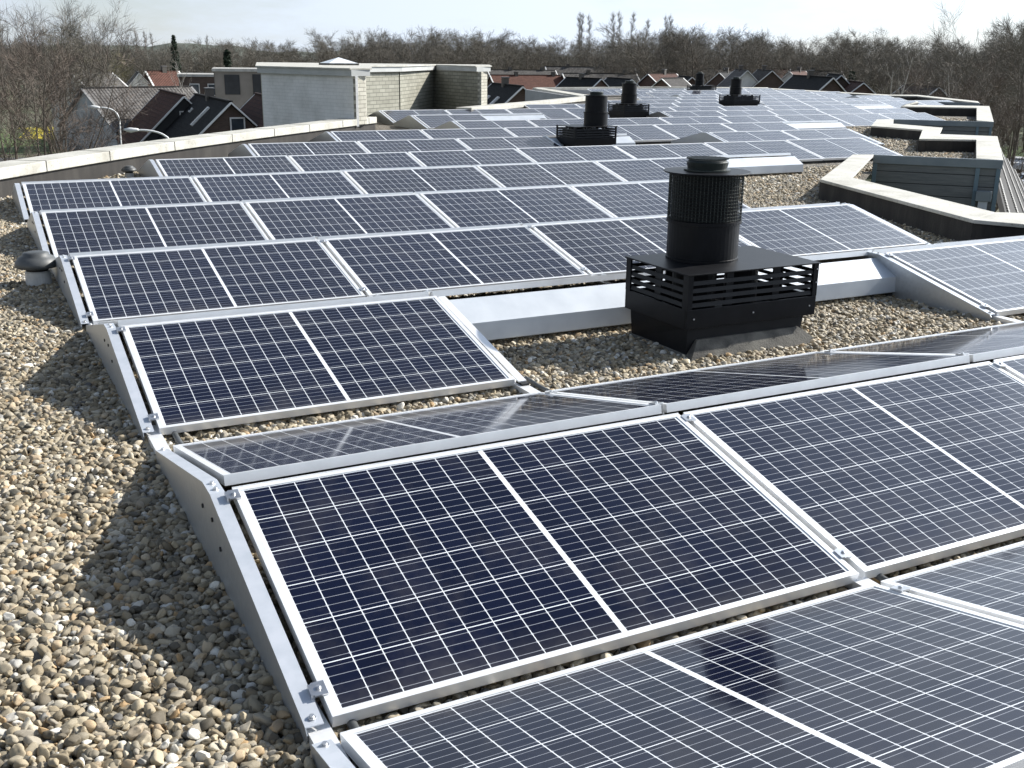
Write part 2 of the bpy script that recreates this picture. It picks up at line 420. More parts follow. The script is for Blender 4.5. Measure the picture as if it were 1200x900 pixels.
me = bpy.data.meshes.new('gravel'); me.vertices.add(NP); me.vertices.foreach_set('co', pts[:, :3].astype(np.float32).ravel())
at_r = me.attributes.new('rot', 'FLOAT_VECTOR', 'POINT')
rot = np.stack([rng.normal(0, .45, NP), rng.normal(0, .45, NP), rng.uniform(0, 6.28, NP)], 1).astype(np.float32)
at_r.data.foreach_set('vector', rot.ravel())
at_s = me.attributes.new('scl', 'FLOAT_VECTOR', 'POINT')
base = np.clip(rng.lognormal(0, .26, NP), .5, 1.6)*.0121*pts[:, 3]
sc = np.stack([base*rng.uniform(1.0, 1.5, NP), base*rng.uniform(.8, 1.08, NP), base*rng.uniform(.5, .85, NP)], 1).astype(np.float32)
at_s.data.foreach_set('vector', sc.ravel())
at_k = me.attributes.new('kindex', 'INT', 'POINT'); at_k.data.foreach_set('value', rng.integers(0, 6, NP).astype(np.int32))
gravel = bpy.data.objects.new('gravel', me); COL.objects.link(gravel)
tag(gravel, 'rounded beige and grey river gravel lying over the flat roof', 'gravel', kind='stuff')
ng = bpy.data.node_groups.new('gravel_nodes', 'GeometryNodeTree')
ng.interface.new_socket('Geometry', in_out='INPUT', socket_type='NodeSocketGeometry')
ng.interface.new_socket('Geometry', in_out='OUTPUT', socket_type='NodeSocketGeometry')
N = ng.nodes.new; Lk = ng.links.new
gi = N('NodeGroupInput'); go = N('NodeGroupOutput'); join = N('GeometryNodeJoinGeometry')
for k in range(6):
    ico = N('GeometryNodeMeshIcoSphere'); ico.inputs['Radius'].default_value = 1; ico.inputs['Subdivisions'].default_value = 3
    sp_ = N('GeometryNodeSetPosition'); no = N('ShaderNodeTexNoise'); no.noise_dimensions = '4D'
    no.inputs['Scale'].default_value = .75; no.inputs['Detail'].default_value = 1.5; no.inputs['W'].default_value = k*7.3
    po = N('GeometryNodeInputPosition'); Lk(po.outputs[0], no.inputs['Vector'])
    sb = N('ShaderNodeVectorMath'); sb.operation = 'SUBTRACT'; sb.inputs[1].default_value = (.5, .5, .5); Lk(no.outputs['Color'], sb.inputs[0])
    ms = N('ShaderNodeVectorMath'); ms.operation = 'SCALE'; ms.inputs['Scale'].default_value = 1.5; Lk(sb.outputs[0], ms.inputs[0])
    Lk(ico.outputs['Mesh'], sp_.inputs['Geometry']); Lk(ms.outputs[0], sp_.inputs['Offset'])
    ss = N('GeometryNodeSetShadeSmooth'); Lk(sp_.outputs[0], ss.inputs[0])
    sm = N('GeometryNodeSetMaterial'); sm.inputs['Material'].default_value = MAT['stone']; Lk(ss.outputs[0], sm.inputs[0])
    g2 = N('GeometryNodeGeometryToInstance'); Lk(sm.outputs[0], g2.inputs[0]); Lk(g2.outputs[0], join.inputs[0])
iop = N('GeometryNodeInstanceOnPoints'); iop.inputs['Pick Instance'].default_value = True
def attr(nm, ty):
    a_ = N('GeometryNodeInputNamedAttribute'); a_.data_type = ty; a_.inputs['Name'].default_value = nm; return a_.outputs[0]
m2p = N('GeometryNodeMeshToPoints')
Lk(gi.outputs[0], m2p.inputs[0]); Lk(m2p.outputs[0], iop.inputs['Points']); Lk(join.outputs[0], iop.inputs['Instance'])
Lk(attr('kindex', 'INT'), iop.inputs['Instance Index'])
er = N('FunctionNodeEulerToRotation'); Lk(attr('rot', 'FLOAT_VECTOR'), er.inputs[0]); Lk(er.outputs[0], iop.inputs['Rotation'])
Lk(attr('scl', 'FLOAT_VECTOR'), iop.inputs['Scale']); Lk(iop.outputs[0], go.inputs[0])
md = gravel.modifiers.new('gravel', 'NODES'); md.node_group = ng
print('stones', NP)

# ------------------------------------------------------------------ the building round the roof: parapets, coping, cladding, tiles
bld = empty('flat_roofed_building', (0, 0, GZ))
tag(bld, 'long curved building with white coped parapets round the gravel roof of solar panels', 'building')
def bpart(mb, name, mat, **k):
    mb.v = [(x, y, z-GZ) for x, y, z in mb.v]; return mb.build(name, mat, bld, **k)
def strip(mb, inner, outer, z0, z1):
    for i in range(len(inner)-1):
        mb.prism([inner[i], inner[i+1], outer[i+1], outer[i]], z0, z1)
def clean_strip(mb, inner, outer, z0, z1):
    n = len(inner); b = len(mb.v)
    for L_, z in ((inner, z0), (outer, z0), (outer, z1), (inner, z1)): mb.v += [(p[0], p[1], z) for p in L_]
    for i in range(n-1):
        for q in range(4):
            a_ = b+q*n+i; c_ = b+((q+1) % 4)*n+i; mb.f.append((a_, a_+1, c_+1, c_))
    mb.f.append((b, b+n, b+2*n, b+3*n)); mb.f.append((b+n-1, b+4*n-1, b+3*n-1, b+2*n-1))
# left parapet
mb = MB(); clean_strip(mb, offs(LinS, 0), offs(LinS, .3), -.05, .24); bpart(mb, 'parapet_wall', MAT['upstand'])
mb = MB(); clean_strip(mb, offs(LinS, -.04), offs(LinS, .42), .24, .37); bpart(mb, 'coping', MAT['coping'], bevel=.008)
mb = MB(); clean_strip(mb, offs(Lin2[:5], 0), offs(Lin2[:5], .3), -.05, .24); bpart(mb, 'parapet_wall', MAT['upstand'])
mb = MB(); clean_strip(mb, offs(Lin2[:5], -.04), offs(Lin2[:5], .42), .24, .36); bpart(mb, 'coping', MAT['coping'], bevel=.008)
mb = MB(); li, lo = offs(LinS, -.045), offs(LinS, .425)
for k_ in range(3, len(li)-1, 3):
    p_, q_ = Vector(li[k_]), Vector(lo[k_]); d_ = (q_-p_).normalized(); w_ = Vector((d_.y, -d_.x))*.006
    mb = MB(); mb.prism([p_-w_, q_-w_, q_+w_, p_+w_], .238, .3735); bpart(mb, 'coping_joint', MAT['bitumen'])
# render/brick facades down to the street
MAT['render'] = mottled('pale_grey_render', (.28,.29,.30), (.36,.37,.38), .8, .9)
mb = MB(); clean_strip(mb, offs(LinS, .302), offs(LinS, .40), GZ, .238); bpart(mb, 'facade', MAT['render'])
L2a = [P2(571,124.5,.2)] + [tuple(p) for p in Lin2[1:5]]
mb = MB(); clean_strip(mb, offs(Lin2, .302), offs(Lin2, .40), GZ, .238); bpart(mb, 'facade', MAT['render'])
far_a = g(626.5, 103.4, .27); far_b = g(763, 102.6, .27); far_c = g(900, 103.1, .27)
FA, FB, FC = tuple(far_a[:2]), tuple(far_b[:2]), tuple(far_c[:2])
mb = MB(); mb.prism([FA, (FA[0]+.3,FA[1]+.3), (FB[0],FB[1]+.4), FC, D5, (FB[0], FB[1]-.1)], .20, .30); bpart(mb, 'coping', MAT['coping'])
# side of the far wing that shows as a plain grey wall
fw0 = P2(628, 104.5, .2); fw1 = P2(702, 116, -.15)
mb = MB(); mb.prism([FA, (FA[0]+.3, FA[1]), (21.6, 35.6), (21.3, 35.6)], GZ, .20); bpart(mb, 'facade', MAT['render'])
mb = MB(); mb.prism([(FA[0]-.1, FA[1]), (FA[0]+.4, FA[1]), (21.8, 35.6), (21.2, 35.6)], .203, .29); bpart(mb, 'coping', MAT['coping'])
mb = MB(); mb.prism([FA, FC, (FC[0], FC[1]+.3), (FA[0], FA[1]+.4)], GZ, .19); bpart(mb, 'facade', MAT['render'])
# right coping, one mesh per run
def quads(qs, z0, z1, name='coping', mat='coping', **k):
    mb = MB()
    for q in qs: mb.prism(q, z0, z1)
    return bpart(mb, name, MAT[mat], **k)
A0x = (A0f[0]+1.2, A0f[1]-2.6); A0y = (A0b[0]+1.2, A0b[1]-2.6)
cp = .035
quads([[A0x, A0f, A0b, A0y], [A0f, A1f, A1b, A0b], [A1f, A2, A2b, A1b]], ZC-cp, ZC, bevel=.006)
quads([[A2, A3, A3b, A2b]], ZC-cp, ZC, bevel=.006)
quads([[B1i, B1, B2, B2i]], ZC-cp, ZC, bevel=.006)
quads([[B2i, B2, B3b, B3f], [B3f, B3b, B4b, B4f], [B4f, B4b, B5b, B5]], ZC-cp, ZC, bevel=.006)
quads([[B5, B6, B6b, B5b]], ZC-cp, ZC)
quads([[C1i, C1, C2, C2i]], ZC-cp, ZC)
quads([[C2i, C2, C3b, C3f], [C3f, C3b, C4b, C4]], ZC-cp, ZC)
quads([[D1, D1b, D2b, D2], [D2, D2b, D3b, D3], [D3, D3b, D4b, D4], [D4, D4b, D5b, D5]], ZC-.06, ZC)
# near walls of the bays: bitumen inside, blue grey fascia and slate cladding outside
def inset_line(mb, a, b, th, z0, z1, side=1):
    a = Vector(a); b = Vector(b); t_ = (b-a).normalized(); n_ = Vector((-t_.y, t_.x))*th*side
    mb.prism([a, b, b+n_, a+n_], z0, z1)
mb = MB()
for a_, b_ in ((A0x, A0f), (A0f, A1f), (A1f, A2), (A2, A3)): inset_line(mb, Vector(a_)+Vector((.03,.03)), Vector(b_)+Vector((.03,.03)), .12, -.05, ZC-cp, -1)
bpart(mb, 'parapet_wall', MAT['upstand'])
mb = MB()
for a_, b_ in ((B1i, B2i), (B2i, B3f), (B3f, B4f), (B4f, B5), (B5, B6)): inset_line(mb, a_, b_, .12, -.05, ZC-cp, -1)
bpart(mb, 'parapet_wall', MAT['upstand'])
mb = MB()
for a_, b_ in ((C1i, C2i), (C2i, C3f), (C3f, C4), (D1, D2), (D2, D3), (D3, D4), (D4, D5)): inset_line(mb, a_, b_, .12, -.05, ZC-cp, -1)
bpart(mb, 'parapet_wall', MAT['upstand'])
MAT['fascia'] = mottled('blue_grey_fascia_metal', (.17,.20,.22), (.21,.24,.255), 3, .5)
MAT['trim'] = mottled('blue_grey_trim', (.12,.18,.22), (.15,.21,.245), 3, .5)
t = NT('slate_grey_weatherboards')
tc_ = t.n('ShaderNodeTexCoord'); sp = t.n('ShaderNodeSeparateXYZ'); t.l(tc_.outputs['Object'], sp.inputs[0])
fz = t.math('FRACT', t.math('DIVIDE', sp.outputs[2], .17)); gap = t.math('LESS_THAN', fz, .07)
m_ = t.n('ShaderNodeMapping'); m_.inputs['Scale'].default_value = (1.5, 1.5, 22); t.l(tc_.outputs['Object'], m_.inputs['Vector'])
nn_ = t.noise(2, 8, .7, m_.outputs[0])
t.set(Base_Color=t.mix(gap, t.ramp(nn_.outputs['Fac'], [(.3,(.11,.118,.12)),(.7,(.20,.205,.20))]), (.02,.02,.02)), Roughness=.8)
t.bump(fz, .4, .01); MAT['board'] = t.m
def bay_wall(a, b, depth, posts, rng_=True):
    a = Vector(a); b = Vector(b); t_ = (b-a).normalized(); n_ = Vector((t_.y, -t_.x))      # n_ points at the notch
    mb = MB(); mb.prism([a+n_*.03, b+n_*.03, b-n_*.02, a-n_*.02], ZC-.13, ZC-.002); bpart(mb, 'fascia', MAT['fascia'], bevel=.004)
    mb = MB(); mb.prism([a, b-t_*.05, b-t_*.05-n_*.12, a-n_*.12], depth, ZC-.132); bpart(mb, 'cladding', MAT['board'])
    for u in posts:
        p = a+(b-a)*u
        mb = MB(); mb.prism([p-t_*.03+n_*.02, p+t_*.03+n_*.02, p+t_*.03-n_*.01, p-t_*.03-n_*.01], depth, ZC-.134); bpart(mb, 'corner_trim', MAT['trim'])
bay_wall(A3b, B1, -2.6, (.02, .82, .975))
bay_wall(B6b, C1, -2.6, (.02, .85, .98))
bay_wall(C4b, D1, -2.6, (.02, .98))
# outer edges of the bays' right legs
for a_, b_ in ((B1, B2), (C1, C2), (D1, D1b), (A0b, A1b)):
    a_ = Vector(a_); b_ = Vector(b_); t_ = (b_-a_).normalized(); n_ = Vector((-t_.y, t_.x))
    mb = MB(); mb.prism([a_-t_*0+n_*.05, b_+n_*.05, b_+n_*.13, a_+n_*.13], -2.6, ZC-cp-.002); bpart(mb, 'cladding', MAT['board'])
# rain water hopper and downpipe in the notch
a_ = Vector(A3b); b_ = Vector(B1); t_ = (b_-a_).normalized(); n_ = Vector((t_.y, -t_.x))
pp = a_+(b_-a_)*.89
mb = MB(); mb.prism([pp-t_*.11+n_*.02, pp+t_*.11+n_*.02, pp+t_*.11+n_*.16, pp-t_*.11+n_*.16], -.34, -.19); hop = bpart(mb, 'rain_hopper', MAT['fascia'], bevel=.006)
mb = MB(); mb.prism([pp-t_*.065+n_*.04, pp+t_*.065+n_*.04, pp+t_*.065+n_*.13, pp-t_*.065+n_*.13], -2.6, -.342); bpart(mb, 'downpipe', MAT['sheet'])
# tiled slope falling away outside the bays
def tile_mat(name, c1, c2, p=.3, q=.22, tip=(.30,.28,.25)):
    t = NT(name); uv = t.n('ShaderNodeUVMap'); sp = t.n('ShaderNodeSeparateXYZ'); t.l(uv.outputs[0], sp.inputs[0])
    fu = t.math('FRACT', t.math('DIVIDE', sp.outputs[0], q)); fv = t.math('FRACT', t.math('DIVIDE', sp.outputs[1], p))
    wave = t.math('SINE', t.math('MULTIPLY', fu, 6.283))
    cx = t.n('ShaderNodeCombineXYZ'); t.l(t.math('FLOOR', t.math('DIVIDE', sp.outputs[0], q)), cx.inputs[0]); t.l(t.math('FLOOR', t.math('DIVIDE', sp.outputs[1], p)), cx.inputs[1])
    wn_ = t.n('ShaderNodeTexWhiteNoise', noise_dimensions='2D'); t.l(cx.outputs[0], wn_.inputs['Vector'])
    c = t.mix(wn_.outputs['Value'], c1, c2)
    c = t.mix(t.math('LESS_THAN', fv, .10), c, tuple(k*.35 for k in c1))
    t.set(Base_Color=c, Roughness=.85); t.b.inputs['Specular IOR Level'].default_value = .25
    t.bump(t.math('ADD', t.math('MULTIPLY', wave, .5), fv), 1.0, .04); return t.m
MAT['tile_dark'] = tile_mat('dark_concrete_tiles', (.045,.042,.040), (.075,.07,.066))
MAT['tile_black'] = tile_mat('black_tiles', (.008,.009,.010), (.014,.015,.016))
MAT['tile_grey'] = tile_mat('grey_concrete_tiles', (.085,.080,.076), (.13,.122,.115), .34, .3)
MAT['tile_brown'] = tile_mat('red_brown_tiles', (.055,.024,.018), (.09,.04,.028))
MAT['tile_red'] = tile_mat('orange_red_tiles', (.10,.045,.034), (.14,.065,.048))
def uvquad(name, pts_, mat, parent, w=None):
    """one quad sheet with metre UVs, given thickness downwards"""
    p = [Vector(q) for q in pts_]; nrm = (p[1]-p[0]).cross(p[3]-p[0]).normalized()
    if nrm.z < 0: nrm = -nrm
    lo = [q-nrm*(w or .08) for q in p]
    me = bpy.data.meshes.new(name); me.from_pydata([tuple(q) for q in p+lo], [], [(0,1,2,3),(7,6,5,4),(0,4,5,1),(1,5,6,2),(2,6,7,3),(3,7,4,0)])
    uvl = me.uv_layers.new(name='UVMap'); ax = (p[1]-p[0]).normalized(); ay = nrm.cross(ax)
    for l in me.loops:
        c_ = me.vertices[l.vertex_index].co-p[0]; uvl.data[l.index].uv = (c_.dot(ax), c_.dot(ay))
    me.materials.append(mat); o_ = bpy.data.objects.new(name, me); COL.objects.link(o_); o_.parent = parent; return o_
# real interlocking pantiles near the notch: rows of raised ribs
b1 = Vector(B1); far_ = Vector(D1)
tq0 = g(1164, 249, -1.0); tq1 = g(1152, 113, -.4)
ridge0 = Vector((14.05, 10.95, -.50)); ridge1 = Vector((33.1, 27.2, -.50))
dirr = (ridge1-ridge0).normalized(); outw = Vector((dirr.y, -dirr.x, 0)); fall = (outw*.62+Vector((0, 0, -.78))).normalized()
sp0 = ridge0-dirr*3; ln = (ridge1-sp0).length; SL = 4.2
qpts = [sp0-Vector((0,0,GZ)), sp0+dirr*ln-Vector((0,0,GZ)), sp0+dirr*ln+fall*SL-Vector((0,0,GZ)), sp0+fall*SL-Vector((0,0,GZ))]
uvquad('tiled_slope', qpts, mottled('dark_tile_bed', (.012,.011,.010), (.022,.02,.019), 4, .9), bld)
nt = fall.cross(dirr); nt = nt if nt.z > 0 else -nt
MAT['tile_rib'] = mottled('pale_tile_rib', (.09,.085,.075), (.20,.19,.17), 6, .6)  # ribs in a paler colour than the tile bed below
mb = MB()
k = 0.0
while k < ln:
    j = .1
    while j < SL:
        a_ = sp0+dirr*k+fall*j+nt*.012; mb.bar(a_, a_+dirr*.20+nt*.012, .045, .028, nt); j += .46
    k += .36
tag(bpart(mb, 'tile_ribs', MAT['tile_rib']), kind='stuff')
mb = MB(); q0 = sp0+fall*SL
mb.prism([q0, q0+dirr*ln, q0+dirr*ln-outw*.3, q0-outw*.3], GZ, q0.z-.1); bpart(mb, 'facade', MAT['render'])

# ------------------------------------------------------------------ brick stair housing
ZT = 1.40
pl = {k: at(*v) for k, v in dict(A=(305.5,77,26.5), B=(416,80,23.2), B2=(428,80,23.5), R0=(428.5,77,29.3), C1=(467,77,30.8), C=(508,76,35.5), D=(562,78,32.4), D2=(571,78,33.0), E=(571,78,38), F=(305,77,38)).items()}
plan = [tuple(pl[k][:2]) for k in ('A','B','B2','R0','C1','C','D','D2','E','F')]
def brick(name, c1, c2, mortar, sc=1.0, bw=.21, rh=.0625):
    t = NT(name); uv = t.n('ShaderNodeUVMap')
    b = t.n('ShaderNodeTexBrick'); t.l(uv.outputs[0], b.inputs['Vector'])
    b.inputs['Scale'].default_value = 1; b.inputs['Brick Width'].default_value = bw*sc; b.inputs['Row Height'].default_value = rh*sc
    b.inputs['Mortar Size'].default_value = .006*sc; b.inputs['Color1'].default_value = (*c1, 1); b.inputs['Color2'].default_value = (*c2, 1); b.inputs['Mortar'].default_value = (*mortar, 1)
    n = t.noise(1.4, 7, .7)
    t.set(Base_Color=t.mix(.6, b.outputs['Color'], t.ramp(n.outputs['Fac'], [(.3,(.6,.6,.58)),(.6,(1,1,1))]), 'MULTIPLY'), Roughness=.88)
    t.bump(b.outputs['Fac'], -.3, .006); return t.m
MAT['brick_pale'] = brick('cream_brick', (.50,.48,.41), (.40,.385,.32), (.22,.21,.18), 1.35)
MAT['brick_cream'] = brick('cream_brick_in_dim_light', (.33,.325,.27), (.25,.245,.20), (.13,.13,.105), 1.6)  # cream brick for the recess, its weak grazing sunlight painted in as darker colour
MAT['brick_grey'] = brick('whitewashed_grey_brick', (.73,.72,.71), (.69,.69,.68), (.62,.62,.61), 1.2)
MAT['brick_red'] = brick('red_brown_brick', (.16,.085,.062), (.11,.06,.046), (.17,.15,.13))
MAT['brick_dark'] = brick('dark_brown_brick', (.10,.065,.05), (.07,.045,.036), (.10,.09,.08))
def wall_uv(name, pts2, z0, z1, mat, parent, closed=False):
    """sheet walls along a plan line with running metre UVs, 6 cm thick inward"""
    me = bpy.data.meshes.new(name); V, F, UV = [], [], []
    n = len(pts2); run = 0
    idx = range(n if closed else n-1)
    for i in idx:
        a = Vector(pts2[i][:2]); b = Vector(pts2[(i+1) % n][:2]); L_ = (b-a).length; t_ = (b-a)/max(L_, 1e-6); nn = Vector((-t_.y, t_.x))*.06
        k = len(V)
        for p in (a, b):
            for q in (p, p+nn):
                V += [(q.x, q.y, z0), (q.x, q.y, z1)]
        # 0 a-lo 1 a-hi 2 a'-lo 3 a'-hi 4 b-lo 5 b-hi 6 b'-lo 7 b'-hi
        for f in ((0,4,5,1),(2,3,7,6),(1,5,7,3),(0,2,6,4),(0,1,3,2),(4,6,7,5)):
            F.append(tuple(k+j for j in f))
            for j in f: UV.append((run+(L_ if j >= 4 else 0), z1 if j % 2 else z0))
        run += L_
    me.from_pydata(V, [], F); uvl = me.uv_layers.new(name='UVMap')
    for i, q in enumerate(UV): uvl.data[i].uv = q
    me.materials.append(mat); o_ = bpy.data.objects.new(name, me); COL.objects.link(o_)
    if parent: o_.parent = parent
    return o_
sh = empty('brick_roof_house'); tag(sh, 'pale brick lift and stair housing with white coping rising beyond the left parapet', 'roof structure')
wall_uv('grey_wall', [plan[0], plan[1]], .22, ZT-.16, MAT['brick_grey'], sh)
q_ = (plan[0][0]*.12+plan[1][0]*.88, plan[0][1]*.12+plan[1][1]*.88)
wall_uv('grey_wall', [plan[0], q_], -1.5, .219, MAT['brick_grey'], sh)
wall_uv('pilaster', [plan[1], plan[2], plan[3]], .26, ZT-.16, MAT['brick_pale'], sh)
wall_uv('brick_wall', [(plan[3][0]+.002, plan[3][1]), plan[4]], -.1, ZT-.16, MAT['brick_cream'], sh)
c1s = Vector(plan[4])+Vector((.12, .22))
wall_uv('brick_wall', [c1s, plan[5], plan[6]], -.1, ZT-.16, MAT['brick_cream'], sh)
wall_uv('pilaster', [plan[6], plan[7], plan[8], plan[9], plan[0]], GZ, ZT-.16, MAT['brick_pale'], sh)
mb = MB(); big = []
cx_ = sum(p[0] for p in plan)/len(plan); cy_ = sum(p[1] for p in plan)/len(plan)
edge = offs(plan+[plan[0]], -.10)[:-1]
mb.prism(edge, ZT-.16, ZT-.03); mb.build('fascia', mottled('grey_roof_edge_trim', (.36,.37,.36), (.43,.44,.43), 2, .7), sh)
mb = MB(); mb.prism(offs(plan+[plan[0]], -.14)[:-1], ZT-.028, ZT); mb.build('coping', MAT['coping'], sh)
# skylight on top of it
sk = at(397, 75, 30); sl = empty('roof_skylight', (sk.x, sk.y, ZT)); tag(sl, 'small white pyramid skylight on top of the brick stair housing', 'skylight')
MAT['acrylic'] = mottled('opal_acrylic', (.72,.76,.79), (.8,.84,.86), 3, .15)
mb = MB(); mb.prism([(-.42,-.42),(.42,-.42),(.42,.42),(-.42,.42)], 0, .05); mb.build('curb', MAT['bitumen'], sl)
mb = MB(); mb.add([(-.4,-.4,.052),(.4,-.4,.052),(.4,.4,.052),(-.4,.4,.052),(0,0,.20)], [(0,1,4),(1,2,4),(2,3,4),(3,0,4),(0,3,2,1)]); mb.build('dome', MAT['acrylic'], sl)

# ================================================================== SOLAR PANELS
def panel_parts(root, clamps=True):
    # local frame: x 0..PW along the row, y 0..PH up the slope, z = glass face
    mb = MB(); f, h = .0215, .035
    mb.box(0, PW, 0, f, -h, 0); mb.box(0, PW, PH-f, PH, -h, 0); mb.box(0, f, f, PH-f, -h, 0); mb.box(PW-f, PW, f, PH-f, -h, 0)
    # raised outer lip
    mb.box(0, PW, 0, .003, 0, .0018); mb.box(0, PW, PH-.003, PH, 0, .0018)
    mb.build('frame', MAT['alu'], root, norm=False)
    me = bpy.data.meshes.new('glass'); hx, hy = PW/2-f, PH/2-f
    me.from_pydata([(PW/2-hx,PH/2-hy,-.0035),(PW/2+hx,PH/2-hy,-.0035),(PW/2+hx,PH/2+hy,-.0035),(PW/2-hx,PH/2+hy,-.0035),
                    (PW/2-hx,PH/2-hy,-.010),(PW/2+hx,PH/2-hy,-.010),(PW/2+hx,PH/2+hy,-.010),(PW/2-hx,PH/2+hy,-.010)],
                   [], [(0,1,2,3),(7,6,5,4)])
    uvl = me.uv_layers.new(name='UVMap')
    for l in me.loops:
        c_ = me.vertices[l.vertex_index].co; uvl.data[l.index].uv = (c_.x-PW/2, c_.y-PH/2)
    me.materials.append(MAT['cells']); o_ = bpy.data.objects.new('glass', me); COL.objects.link(o_); o_.parent = root
    if clamps:
        for cy in (.10, PH-.045):
            mb = MB(); mb.box(-.020, .014, cy-.024, cy+.024, .0005, .0065); mb.box(-.030, -.020, cy-.02, cy+.02, -.045, .0065)
            mb.lathe([(.007,.0065),(.007,.011),(.004,.0125)], -.006, cy, 10)
            mb.build('clamp', MAT['steel'], root)
ORD = ['zeroth','first','second','third','fourth','fifth','sixth','seventh','eighth','ninth','tenth','eleventh','twelfth','thirteenth','fourteenth','fifteenth','sixteenth','seventeenth','eighteenth','nineteenth','twentieth']
proto_c = empty('solar_panel'); panel_parts(proto_c, True)
proto_n = empty('solar_panel'); panel_parts(proto_n, False)
used = {'c': False, 'n': False}
def place_panel(r, i, back=False, n_in_row=None, xoff=0.0):
    key = 'c' if r <= 2 else 'n'; pr = proto_c if key == 'c' else proto_n
    if not used[key]: o_ = pr; used[key] = True
    else: o_ = copy_tree(pr)
    X = ROWS_X.get(r, .92)+i*PITCH+xoff; Y = ROWS_Y[r]
    jt = random.gauss(0, .0012)
    if not back:
        o_.location = (X, Y, .08+jt); o_.rotation_euler = (TILT+random.gauss(0, .0015), random.gauss(0, .0006), 0)
        o_['label'] = f'solar panel facing the camera, {ORD[n_in_row]} from the left in the {ORD[r+1]} tilted row'
        o_['group'] = 'solar panels sloping towards the camera'
    else:
        o_.location = (X+PW, Y+DY+RG+DY, .08+jt); o_.rotation_euler = (TILT, 0, math.pi)
        rl = 'nearest row at the bottom' if r == -1 else f'row behind the {ORD[r+1]} ridge'
        o_['label'] = f'solar panel sloping away, {ORD[n_in_row]} from the left in {rl}'
        o_['group'] = 'solar panels sloping away from the camera'
    o_['category'] = 'solar panel'
    return o_
# which bays hold a front panel (F), a back panel (B), a wind deflector (D)
F, B, D = {}, {}, {}
F[0] = list(range(0, 4)); F[1] = [0, 3, 4]; F[2] = list(range(0, 4)); F[3] = list(range(0, 4)); F[4] = list(range(0, 5))
F[5] = list(range(1, 8)); F[6] = [2, 3, 4, 7, 8]; F[7] = list(range(3, 9)); F[8] = list(range(5, 13)); F[9] = [5] + list(range(9, 14))
F[10] = list(range(5, 14)); F[11] = [8,9,10,11] + list(range(13, 18)); F[12] = list(range(10, 18)); F[13] = list(range(12, 17))+[18]
F[14] = list(range(14, 19)); F[15] = [14] + list(range(17, 20)); F[16] = list(range(14, 20)); F[17] = list(range(14, 20))
B[-1] = [0, 1, 2]; B[0] = [0, 1, 2, 3]; B[1] = [0, 1, 2, 3, 4]; B[2] = list(range(0, 4)); B[3] = list(range(0, 4)); B[4] = list(range(0, 6))
B[6] = [5]; B[7] = [9]; B[8] = [5]; B[9] = [5, 6]; B[10] = [5, 14]
D[1] = [1, 2]; D[4] = [5]; D[6] = [5]; D[7] = [9]; D[9] = [6]; D[10] = [14]
for r, L_ in F.items():
    for k, i in enumerate(L_): place_panel(r, i, False, k+1)
for r, L_ in B.items():
    for k, i in enumerate(L_):
        place_panel(r, i, True, k+1)
# hidden first prototypes are already used as real panels
# --- end plates
def plate(X, r, side=-1, half=False, label=None):
    """folded triangular sheet closing a tent; side -1 = left hand end"""
    Y = ROWS_Y[r]; o_ = empty('end_plate', (X, Y, 0))
    fl = .045; T = .003; y1 = DY; y2 = DY+RG; y3 = 2*DY+RG
    top = [(-.012, .055), (.0, .068), (y1, DZ+.068), (y2, DZ+.068), (y3-.0, .068), (y3+.012, .055)]
    s = side
    mb = MB(); n = len(top)
    for xx in (0, s*T):
        for y, z in top: mb.v.append((xx, y, z))
        mb.v.append((xx, y3+.0, .008)); mb.v.append((xx, -.0, .008))
    m = n+2
    mb.f.append(tuple(range(m))); mb.f.append(tuple(range(m, 2*m))[::-1])
    for i in range(m): mb.f.append((i, (i+1) % m, m+(i+1) % m, m+i))
    mb.build('side_sheet', MAT['galv'], o_)
    mb = MB()
    for (a_, b_) in ((1, 2), (2, 3), (3, 4)):
        (ya, za), (yb, zb) = top[a_], top[b_]
        mb.add([(s*T, ya, za), (-s*fl, ya, za), (-s*fl, yb, zb), (s*T, yb, zb), (s*T, ya, za+.003), (-s*fl, ya, za+.003), (-s*fl, yb, zb+.003), (s*T, yb, zb+.003)],
               [(0,1,2,3),(7,6,5,4),(0,4,5,1),(1,5,6,2),(2,6,7,3),(3,7,4,0)])
    mb.build('flange', MAT['flange'], o_)
    if r < 4:
        mb = MB()
        for y, z in ((y1-.02, DZ-.01), (y1+.13, DZ-.02), (y1-.12, DZ-.07)): mb.tube([(s*.0035, y, z), (s*.008, y, z)], .008, 8)
        mb.build('bolts', MAT['black_rubber'], o_)
        mb = MB()
        for y, z in ((.025, .0775), (y1+.03, DZ+.0712), (y1+.085, DZ+.0712), (y3-.025, .0775)): mb.lathe([(.011, z), (.011, z+.002), (.0065, z+.0022), (.0065, z+.008)], -s*.022, y, 10)
        mb.build('flange_screws', MAT['steel'], o_)
    tag(o_, label, 'end plate', 'triangular metal end plates of the panel rows')
    return o_
def X_of(r, i): return ROWS_X.get(r, .92)+i*PITCH
for r in range(0, 11):
    i0 = F[r][0]
    plate(X_of(r, i0)-.068, r, -1, label=f'triangular grey metal plate closing the left end of the {ORD[r+1]} panel row')
plate(X_of(1, 3)-.068, 1, -1, label='triangular metal plate right of the large chimney, starting the panels at the right edge')
plate(X_of(6, 7)-.068, 6, -1, label='triangular grey end plate in the gap right of the second chimney')
plate(X_of(9, 9)-.068, 9, -1, label='small triangular end plate right of the third chimney')
plate(X_of(14, 14)-.068, 14, -1, label='far small triangular end plate nearest the farthest chimney')
plate(X_of(13, 18)-.068, 13, -1, label='tiny triangular end plate far right near the back roof edge')
def right_plate(r, i, txt):
    plate(X_of(r, i)+PW+.068, r, 1, label=txt)
right_plate(2, 3, 'metal end plate at the right end of the third row above the parapet corner')
right_plate(5, 7, 'metal end plate closing the right end of the sixth panel row')
